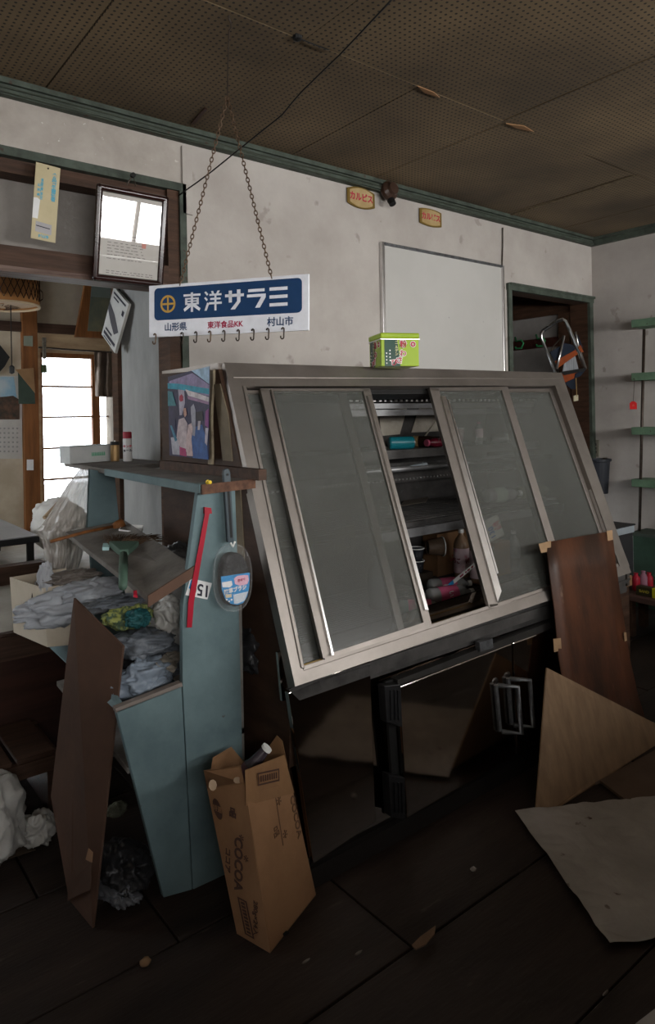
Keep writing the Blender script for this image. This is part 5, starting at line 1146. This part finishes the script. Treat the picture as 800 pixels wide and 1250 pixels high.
MB().slab(pts, (0, 0, .003)).build('bark_chip', M('tan_chip', (.22, .14, .09), .8), label='tan leaf-shaped chip on the floor in the centre foreground', cat='chip')
crumple('dry_crumb', P(177, 1174, z=.008), (.014, .012, .008), 51, M('tan_crumb', (.22, .13, .07), .8), .4, 2, floor=.002, label='small tan crumb on the floor at the lower left', cat='crumb')
crumple('paper_crumb', P(578, 1061, z=.006), (.009, .008, .006), 52, paper, .4, 2, floor=.002, label='tiny pale crumb on the floor left of the white sheet', cat='crumb')
for i, (x, y) in enumerate(((438, 1163), (374, 1173), (740, 752 + 460))): crumple('pale_splinter', P(x, y, z=.004), (.012, .003, .003), 53 + i, M('pale_splinter', (.2, .18, .16), .8), .3, 2, floor=.002, label=['pale splinter on the floor left of the tan chip', 'short pale splinter on the floor below the cocoa carton', 'small pale fleck at the dark slats in the lower right corner'][i], cat='splinter')
MB().slab([P(776, 1252, z=.004), P(802, 1232, z=.004), P(812, 1262, z=.004), P(780, 1270, z=.004)], (0, 0, .004)).build('paper_corner', paper, label='corner of another pale sheet at the bottom right edge', cat='sheet')

# ================================================================== RIGHT WALL
sr = thing('wall_shelf', 'green open wall shelves on a dark iron rod on the right wall', 'shelf', (4.35, 1.9, .5))
XS = 4.26
for (py, h) in ((395, 12), (460, 12), (526, 12), (589.5, 12)):
    z = P(773, py, x=XS).z; 
    MB().box((XS, .4, z - .024), (XR - .002, P(771, py, x=XS).y, z + .024)).build('shelf_board', shelfgreen, sr, bevel=.002)
MB().tube([P(786.7, 402, x=XS + .02), P(781, 648, x=XS + .02)], .0095, 8).build('rod', iron, sr, smooth=True)
MB().tube([(XS + .02, .8, P(786.7, 402, x=XS + .02).z), (XS + .02, .8, .46)], .0095, 8).build('rod', iron, sr, smooth=True)
rg = P(775, 462, x=XS - .01); rt_ = P(773.5, 495, x=XS - .01)
tg = thing('red_tag', 'small red tag hanging on a string from the second green shelf', 'tag', rt_)
mb = MB(); w_ = .021
for_ = [(-w_, -.024), (w_, -.024), (w_, .014), (w_ * .4, .027), (-w_ * .4, .027), (-w_, .014)]
F4 = frame(rt_, (.35, -.94, 0), (0, 0, 1)); fpoly(mb, F4, for_, 0, .002); mb.build('tag_plate', flat('tag_red', (.55, .015, .015), .4), tg)
text(tg, '火', F4 @ Matrix.Translation((0, 0, .003)), .018, flat('tag_pale_red', (.6, .2, .15)), name='tag_print')
MB().tube([F4 @ V((0, .025, .001)), rg + V((0, 0, .0))], .0015, 5).build('string', iron, tg)
# electric outlet, dark bin behind the case
oc = P(724, 547, x=XR - .012)
so = thing('wall_outlet', 'grey double wall outlet in the far right corner', 'outlet', oc)
MB().box((XR - .014, oc.y - .045, oc.z - .058), (XR - .001, oc.y + .03, oc.z + .058)).build('plate', M('outlet_cream', (.2, .19, .15), .6), so, bevel=.003)
for dz in (-.026, .0, .026): MB().box((XR - .018, oc.y - .03, oc.z + dz - .009), (XR - .013, oc.y + .016, oc.z + dz + .009)).build('socket', blackm, so, bevel=.002)
p = P(732, 560, x=4.345); zb0 = P(733, 602, x=4.345).z
bn_ = thing('plastic_pot', 'charcoal plastic pot hooked on the corner wall behind the right end of the case', 'pot', (p.x, p.y, zb0))
MB().lathe([(.001, zb0), (.052, zb0), (.068, p.z - .02), (.078, p.z - .015), (.078, p.z), (.066, p.z), (.05, zb0 + .01), (.001, zb0 + .01)], Matrix.Translation((p.x, p.y, 0)), 24).build('pot_wall', flat('charcoal_plastic', (.025, .028, .035), .5), bn_)
MB().box((p.x + .06, p.y - .01, p.z - .01), (XR - .001, p.y + .01, p.z + .004)).build('hook_bracket', iron, bn_)
# green cabinet with clutter
gcx = 4.22; gz = P(776, 650, x=gcx).z
gc = thing('green_cabinet', 'dark green low cabinet standing under the wall shelves', 'cabinet', (4.32, 1.4, 0))
MB().box((gcx, .5, 0), (XR - .002, P(773, 655, x=gcx).y, gz - .02)).build('cabinet_body', dkgreen, gc, bevel=.003)
MB().box((gcx - .012, .5, gz - .02), (XR - .002, P(772, 655, x=gcx).y + .01, gz)).build('cabinet_top', M('dusty_green', (.07, .09, .075), .8), gc)
xs_ = 3.75
st_ = thing('worn_bench', 'worn brown bench with rounded end in front of the green cabinet', 'bench', (3.9, 1.6, 0))
a_ = P(770, 722, x=3.7); zB = a_.z
MB().slab([(3.55, 1.0, zB - .03), (3.95, 1.0, zB - .03), (3.95, a_.y + .06, zB - .03), (3.80, a_.y + .09, zB - .03), (3.62, a_.y + .03, zB - .03)], (0, 0, .03)).build('seat', M('bench_brown', (.10, .055, .045), .6), st_, bevel=.004)
for x, y in ((3.62, 1.1), (3.88, 1.1), (3.66, a_.y - .02), (3.88, a_.y + .02)): MB().box((x - .02, y - .02, 0), (x + .02, y + .02, zB - .03)).build('leg', dkwoodh, st_)
for i, (px, mm, lb, r, h) in enumerate(((777, rd, 'dark red bottle on the brown bench at the right edge', .022, .10), (786, flat('mauve', (.28, .13, .18)), 'mauve bottle between two red ones on the brown bench', .022, .11), (793, rd, 'red bottle behind the yellow and black box on the bench', .022, .1))):
    c = P(px, 722, x=3.74 + .03 * i); bottle('glass_bottle', lb, Matrix.Translation((c.x, c.y, zB + .001)), r, h, mm, None, mm, neck=.45)
yb = P(784, 722, x=3.66)
ybx = thing('small_box', 'black box with yellow lettering and a bright yellow end on the brown bench', 'box', (3.66, yb.y, zB))
MB().box((3.655, yb.y - .06, zB + .001), (3.70, yb.y + .03, zB + .05)).build('box_body', flat('box_black', (.035, .03, .012), .5), ybx)
MB().box((3.653, yb.y - .12, zB + .001), (3.70, yb.y - .06, zB + .052)).build('yellow_end', flat('box_yellow', (.55, .5, .02), .5), ybx)
text(ybx, 'BAND', frame((3.654, yb.y - .015, zB + .026), (0, -1, 0), (0, 0, 1)), .02, flat('yellow_ink', (.4, .33, .04)), bold=.0006)
# grey-blue tray, dark crate and cardboard right behind the case
ty = 2.05; xa, xb = P(748, 650, y=ty).x, P(773, 650, y=ty).x; zc = P(760, 642, y=ty).z
tt = thing('plastic_crate', 'pale blue tray on black plastic crates right behind the case corner', 'crate', ((xa + xb) / 2, ty, 0))
MB().box((xa, ty, 0), (xb, ty + .25, zc - .05)).build('crate_stack', flat('crate_black', (.03, .03, .032), .5), tt, bevel=.004)
MB().box((xa, ty - .01, zc - .05), (xb + .003, ty + .26, zc - .008)).build('pale_tray', flat('ice_blue', (.30, .34, .37), .4), tt, bevel=.006)
MB().box((xa - .01, ty - .015, zc - .008), (xb + .006, ty + .27, zc)).build('black_tray', flat('crate_black', (0, 0, 0)), tt, bevel=.002)
ty = 1.60; xa, xb = P(748, 712, y=ty).x, P(772, 712, y=ty).x; zc = P(760, 706, y=ty).z
MB().box((xa, ty, zc - .045), (xb, ty + .15, zc)).build('cardboard_box', cardd, label='flat brown cardboard box beside the lower right corner of the case', cat='box')
MB().box((xa, ty + .01, 0), (xb - .01, ty + .15, zc - .046)).build('low_stand', dkwoodh, label='dark stand under the brown cardboard box beside the case', cat='stand')
# folding chair, rail and hooks in the passage
xw = XR - .02
ra = P(617, 424, x=xw); rb_ = P(697, 412, x=xw)
rl = MB().slab([V((xw, rb_.y - .1, ra.z - .035)), V((xw, 4.3, ra.z - .035)), V((xw, 4.3, ra.z + .035)), V((xw, rb_.y - .1, ra.z + .035))], (-.018, 0, 0)).build('coat_rail', M('red_brown_rail', (.05, .016, .012), .5), label='dark reddish coat rail on the passage wall', cat='rail')
gh = flat('green_hook_plastic', (.03, .22, .08), .4)
for i, (px, py) in enumerate(((635, 418), (661, 415))):
    c = P(px, py, x=xw - .03); h = thing('coat_hook', ['bright green twisted hook on the coat rail near the doorway edge', 'green hook on the coat rail beside the folding chair'][i], 'hook', c)
    MB().tube([c + V((.01, .05, .045)), c + V((0, .03, .01)), c + V((-.01, -.02, .015)), c + V((-.012, -.04, -.01)), c + V((-.01, -.02, -.045)), c + V((-.01, .03, -.045)), c + V((-.01, .035, -.03))], .007, 6).build('hook_loop', gh, h, smooth=True)
ch = thing('folding_chair', 'chrome folding stool with navy and orange striped canvas hanging in the doorway', 'stool', P(690, 430, y=2.54))
yc_ = 2.55
T = lambda a, c, y=yc_: P(a, c, y=y)
def ctube(pts, r=.009, nm='chrome_tube', mm=chrome, y=yc_): MB().tube([T(a, c, y) for a, c in pts], r, 8).build(nm, mm, ch, smooth=True)
ctube([(678, 455), (661, 412), (661, 407), (664, 403), (680, 391.5), (687, 389.5), (691, 392), (696, 402), (715, 449)])
ctube([(663, 404), (680, 392.5), (686, 390.5)], .0115, 'foam_sleeve', blackm)
ctube([(680, 450), (689, 410)], .008, y=2.52)
ctube([(691, 394), (704, 425), (714, 450)], .008, y=2.58)
ctube([(703, 405), (706, 420), (716, 450)], .006, y=2.57)
ctube([(672, 432), (676, 422), (688, 410)], .004, 'brace', iron)
nv_ = M('navy_canvas', (.009, .014, .026), .8); og = M('orange_canvas', (.22, .045, .01), .8); gy = M('grey_fabric', (.25, .26, .28), .8, c2=(.12, .13, .14), scale=60, stretch=(1, 1, .1))
def cq(pts, mm, nm='canvas_stripe', y=2.535, th=.004): MB().slab([T(a, c, y) for a, c in pts], (0, th, 0)).build(nm, mm, ch)
cq(((672, 430), (690, 419), (700, 421), (703, 427), (678, 441)), nv_); cq(((678, 441), (703, 427), (706, 432), (682, 449)), og, y=2.533)
cq(((702, 408), (706, 409), (712, 424), (709, 428)), nv_, y=2.575); cq(((706, 424), (709, 421), (713, 430), (710, 430)), og, y=2.508)
cq(((690, 440), (702, 432), (707, 452), (687, 455)), gy, 'grey_cloth', 2.545)
cq(((684, 456), (715, 450), (703, 461), (690, 467)), og, y=2.53); cq(((703, 456), (716, 451), (709, 459), (702, 462)), nv_, y=2.525)
cq(((684, 454), (716, 449), (714, 453), (690, 458)), blackm, 'hem', 2.522); cq(((690, 468), (702, 461), (703, 475), (698, 475)), nv_, 'hanging_flap', 2.55)
sc_ = thing('cord_tag', 'small beige tag on a cord hanging below the folding stool', 'tag', T(704, 487, 2.53))
MB().tube([T(703.5, 461, 2.53), T(704.5, 484, 2.53)], .003, 6).build('cord', M('ochre_cord', (.3, .2, .09), .8), sc_)
MB().slab([T(701, 483, 2.53), T(706.5, 482, 2.53), T(706.5, 489, 2.53), T(701.5, 490, 2.53)], (0, .008, 0)).build('tag_plate', flat('beige_tag2', (.4, .36, .25)), sc_, bevel=.002)

# ================================================================== BACK ROOM
# low black table
zt2 = .68
tb_ = thing('low_table', 'low black-edged table with grey top in the back room', 'table', (.6, 3.9, .5))
ex = P(52, 655, z=zt2)
MB().box((-.3, 3.58, zt2 - .035), (ex.x, 4.35, zt2 - .004)).build('table_edge', blackm, tb_, bevel=.004)
MB().box((-.3, 3.59, zt2 - .004), (ex.x - .005, 4.34, zt2)).build('table_top', M('grey_laminate', (.30, .30, .30), .35), tb_)
for x, y in ((ex.x - .05, 3.61), (-.26, 3.61), (ex.x - .05, 4.3), (-.26, 4.3)): MB().box((x, y, .502), (x + .03, y + .03, zt2 - .035)).build('leg', blackm, tb_)
MB().box((-.6, 3.38, .502), (.95, 3.45, .585)).build('floor_beam', dkwoodh, label='dark beam across the raised floor in front of the low table', cat='beam')
MB().box((-.3, 3.7, .502), (.9, 4.1, .53)).build('floor_cushion', M('pale_cushion', (.5, .42, .34), .8), label='flat pale cushion under the low table', cat='cushion')
# woven lamp
lc = P(2, 352, y=3.5); R2 = .165
zl0, zl1 = P(10, 370, y=3.4).z, P(10, 325, y=3.4).z
lm = thing('pendant_lamp', 'orange paper pendant lamp with woven lattice in the back room', 'lamp', (lc.x, 3.5, zl0))
sh_m = M('amber_paper', (.42, .20, .07), .7, c2=(.28, .12, .04), scale=4); 
MB().lathe([(R2, zl0), (R2, zl1), (R2 * .98, zl1)], Matrix.Translation((lc.x, 3.5, 0)), 36, cap=False).build('shade', sh_m, lm, smooth=True, solid=.003, recalc=False)
MB().tube([(lc.x + R2 * math.cos(i * math.tau / 36), 3.5 + R2 * math.sin(i * math.tau / 36), zl0) for i in range(36)], .006, 6, close=True).build('bottom_ring', M('pale_ring', (.5, .38, .25), .6), lm, smooth=True)
MB().lathe([(.01, zl0 + .012), (R2 - .006, zl0 + .012)], Matrix.Translation((lc.x, 3.5, 0)), 36, cap=False).build('diffuser', M('lamp_diffuser', (.5, .36, .24), .6), lm)
mb = MB()
for s in (1, -1):
    for k in range(36):
        pts = []
        for j in range(5):
            a = k * math.tau / 36 + s * j * .10; z = zl0 + .02 + (zl1 - zl0 - .02) * j / 4; pts.append((lc.x + (R2 + .003) * math.cos(a), 3.5 + (R2 + .003) * math.sin(a), z))
        mb.tube(pts, .0016, 4, cap=False)
mb.build('lattice', dkwoodh, lm, kind='stuff')
mb = MB()
for k in range(26):
    ct_ = V((lc.x, 3.62, (zl0 + zl1) / 2 + .0)); a = k * math.tau / 26
    mb.tube([ct_ + V(((R2 + .06) * math.cos(a) * math.cos(t_), .1 * math.sin(a), .085 * math.sin(t_))) for t_ in [-1.4 + i * .4 for i in range(8)]], .0014, 4, cap=False)
mb.build('outer_weave', dkwoodh, lm, kind='stuff')
MB().tube([(lc.x, 3.5, zl1), (lc.x, 3.5, 2.25)], .004, 6).build('cord', blackm, lm)
ps = P(13, 372, y=3.45); pe = P(13, 445, y=3.45)
MB().tube([(ps.x, 3.45, zl0), (ps.x, 3.45, pe.z)], .0025, 6).build('pull_cord', blackm, lm); MB().lathe([(.001, 0), (.012, .006), (.012, .035), (.001, .045)], Matrix.Translation((ps.x, 3.45, pe.z - .045)), 10).build('pull_knob', blackm, lm)
# tilted orange framed picture
yf = 4.5
q = [P(104, 345, y=yf), P(135, 350, y=yf), P(127, 413, y=yf), P(92, 411, y=yf)]
of = thing('tilted_picture', 'tilted orange wooden picture frame above the bright window', 'picture', sum(q, V()) / 4)
MB().slab(q, (0, .03, 0)).build('frame', orwood, of, bevel=.004)
q2 = [P(112, 348, y=yf - .004), P(137, 352, y=yf - .004), P(128, 405, y=yf - .004), P(107, 404, y=yf - .004)]
MB().slab(q2, (0, .003, 0)).build('picture_print', M('olive_picture', (.2, .18, .11), .4, c2=(.09, .11, .09), scale=5), of)
MB().slab([P(112, 348, y=yf - .006), P(137, 352, y=yf - .006), P(135, 364, y=yf - .006), P(111, 362, y=yf - .006)], (0, .002, 0)).build('picture_sky', flat('grey_green', (.16, .19, .17)), of)
# picture calendar on the far wall
yk = YN - .012
kc_ = thing('wall_calendar', 'wall calendar with a blue landscape photo left of the window post', 'calendar', P(10, 510, y=yk))
MB().slab([P(-30, 458, y=yk), P(27, 459, y=yk), P(27, 560, y=yk), P(-30, 560, y=yk)], (0, .004, 0)).build('calendar_page', flat('calendar_paper', (.42, .40, .37), .6), kc_)
MB().slab([P(-30, 460, y=yk - .002), P(17, 460, y=yk - .002), P(24, 512, y=yk - .002), P(-30, 512, y=yk - .002)], (0, .001, 0)).build('photo_sky', M('photo_sky', (.12, .3, .42), .4, c2=(.35, .4, .42), scale=6), kc_)
MB().slab([P(-30, 487, y=yk - .004), P(8, 484, y=yk - .004), P(16, 483, y=yk - .004), P(24, 488, y=yk - .004), P(24, 512, y=yk - .004), P(-30, 512, y=yk - .004)], (0, .001, 0)).build('photo_trees', M('photo_trees', (.10, .05, .03), .5, c2=(.02, .02, .015), scale=20), kc_)
mb = MB(); rnd = random.Random(2)
for r in range(6):
    for k in range(6): 
        x = -6 + k * 5.2; y_ = 522 + r * 5.6; mb.slab([P(x, y_, y=yk - .002), P(x + 2.2, y_, y=yk - .002), P(x + 2.2, y_ + 2, y=yk - .002), P(x, y_ + 2, y=yk - .002)], (0, .001, 0))
mb.build('date_grid', flat('date_ink', (.25, .24, .24)), kc_)
MB().slab([P(22, 452, y=4.535), P(41, 450, y=4.535), P(43, 493, y=4.535), P(23, 493, y=4.535)], (0, .006, 0)).build('green_folder', M('dark_green_card', (.04, .06, .045), .6), label='dark green card with brown edge hung over the amber post', cat='card')
MB().slab([P(19, 451, y=4.53), P(41, 449, y=4.53), P(43, 480, y=4.53)], (0, .003, 0)).build('brown_pennant', M('tan_triangle', (.3, .17, .08), .6), label='brown triangular pennant over the dark green card on the post', cat='pennant')
MB().slab([P(-14, 447, y=4.58), P(0, 421, y=4.58), P(12, 436, y=4.58), P(6, 447, y=4.58), P(-2, 456, y=4.58)], (0, .01, 0)).build('black_plaque', blackm, label='black angled plaque at the left edge beside the calendar', cat='plaque')
MB().slab([P(29, 410, y=YN - .06), P(40, 410, y=YN - .06), P(40, 423, y=YN - .06), P(29, 422, y=YN - .06)], (0, .004, 0)).build('amulet_card', flat('greenish_card', (.2, .22, .17)), label='greenish square card on the dark upper part of the post', cat='card')
MB().slab([P(33, 561, y=YN - .06), P(41, 561, y=YN - .06), P(41, 574, y=YN - .06), P(33, 574, y=YN - .06)], (0, .006, 0)).build('switch_plate', whitep, label='white switch plate on the amber post', cat='switch')
fs = thing('fly_strip', 'hanging fly strip with green tag in front of the window top', 'strip', P(54, 425, y=4.4))
MB().slab([P(51.5, 412, y=4.4), P(56.5, 412, y=4.4), P(56.5, 438, y=4.4), P(52, 438, y=4.4)], (0, .004, 0)).build('strip', M('mottled_strip', (.2, .18, .14), .6, c2=(.06, .05, .04), scale=40), fs)
MB().slab([P(50.5, 445, y=4.4), P(57, 445, y=4.4), P(57.5, 455, y=4.4), P(50.5, 455, y=4.4)], (0, .004, 0)).build('green_tag', flat('moss', (.05, .08, .03)), fs)
MB().tube([P(54, 412, y=4.4), P(54, 462, y=4.4)], .002, 5).build('string', iron, fs)
# curtain bundle at the right top of the window
mb = MB()
def cfn(u, v): 
    x = 115 + 22 * u + 2 * v; y_ = 428 + v * 56 + u * 1.0
    return P(x, y_, y=4.45 + .03 * math.sin(u * 14 + v * 2) + .02 * noise.noise(V((u * 5, v * 5, 1))))
mb.grid(cfn, 24, 16); mb.build('bunched_curtain', M('taupe_cloth', (.20, .155, .12), .8, c2=(.12, .09, .07), scale=10), smooth=True, solid=.004, label='short taupe cloth bunched at the top right of the window', cat='curtain', recalc=False)
MB().tube([P(47, 424, y=4.42), P(88, 427, y=4.42), P(137, 430, y=4.42)], .006, 6).build('curtain_rod', iron, label='thin curtain rod across the window top', cat='rod')
# box corner and white thing in the back room by the window
crumple('quilt_heap', P(72, 640, y=3.9), (.14, .2, .14), 61, M('white_cloth', (.6, .58, .54), .8), .25, label='white cloth heap in the back room under the window', cat='cloth')
MB().tube([P(54, 632, y=3.6), P(75, 610, y=3.7)], .01, 6).build('wooden_lath', paleframe, label='pale lath leaning in front of the bright window', cat='lath')
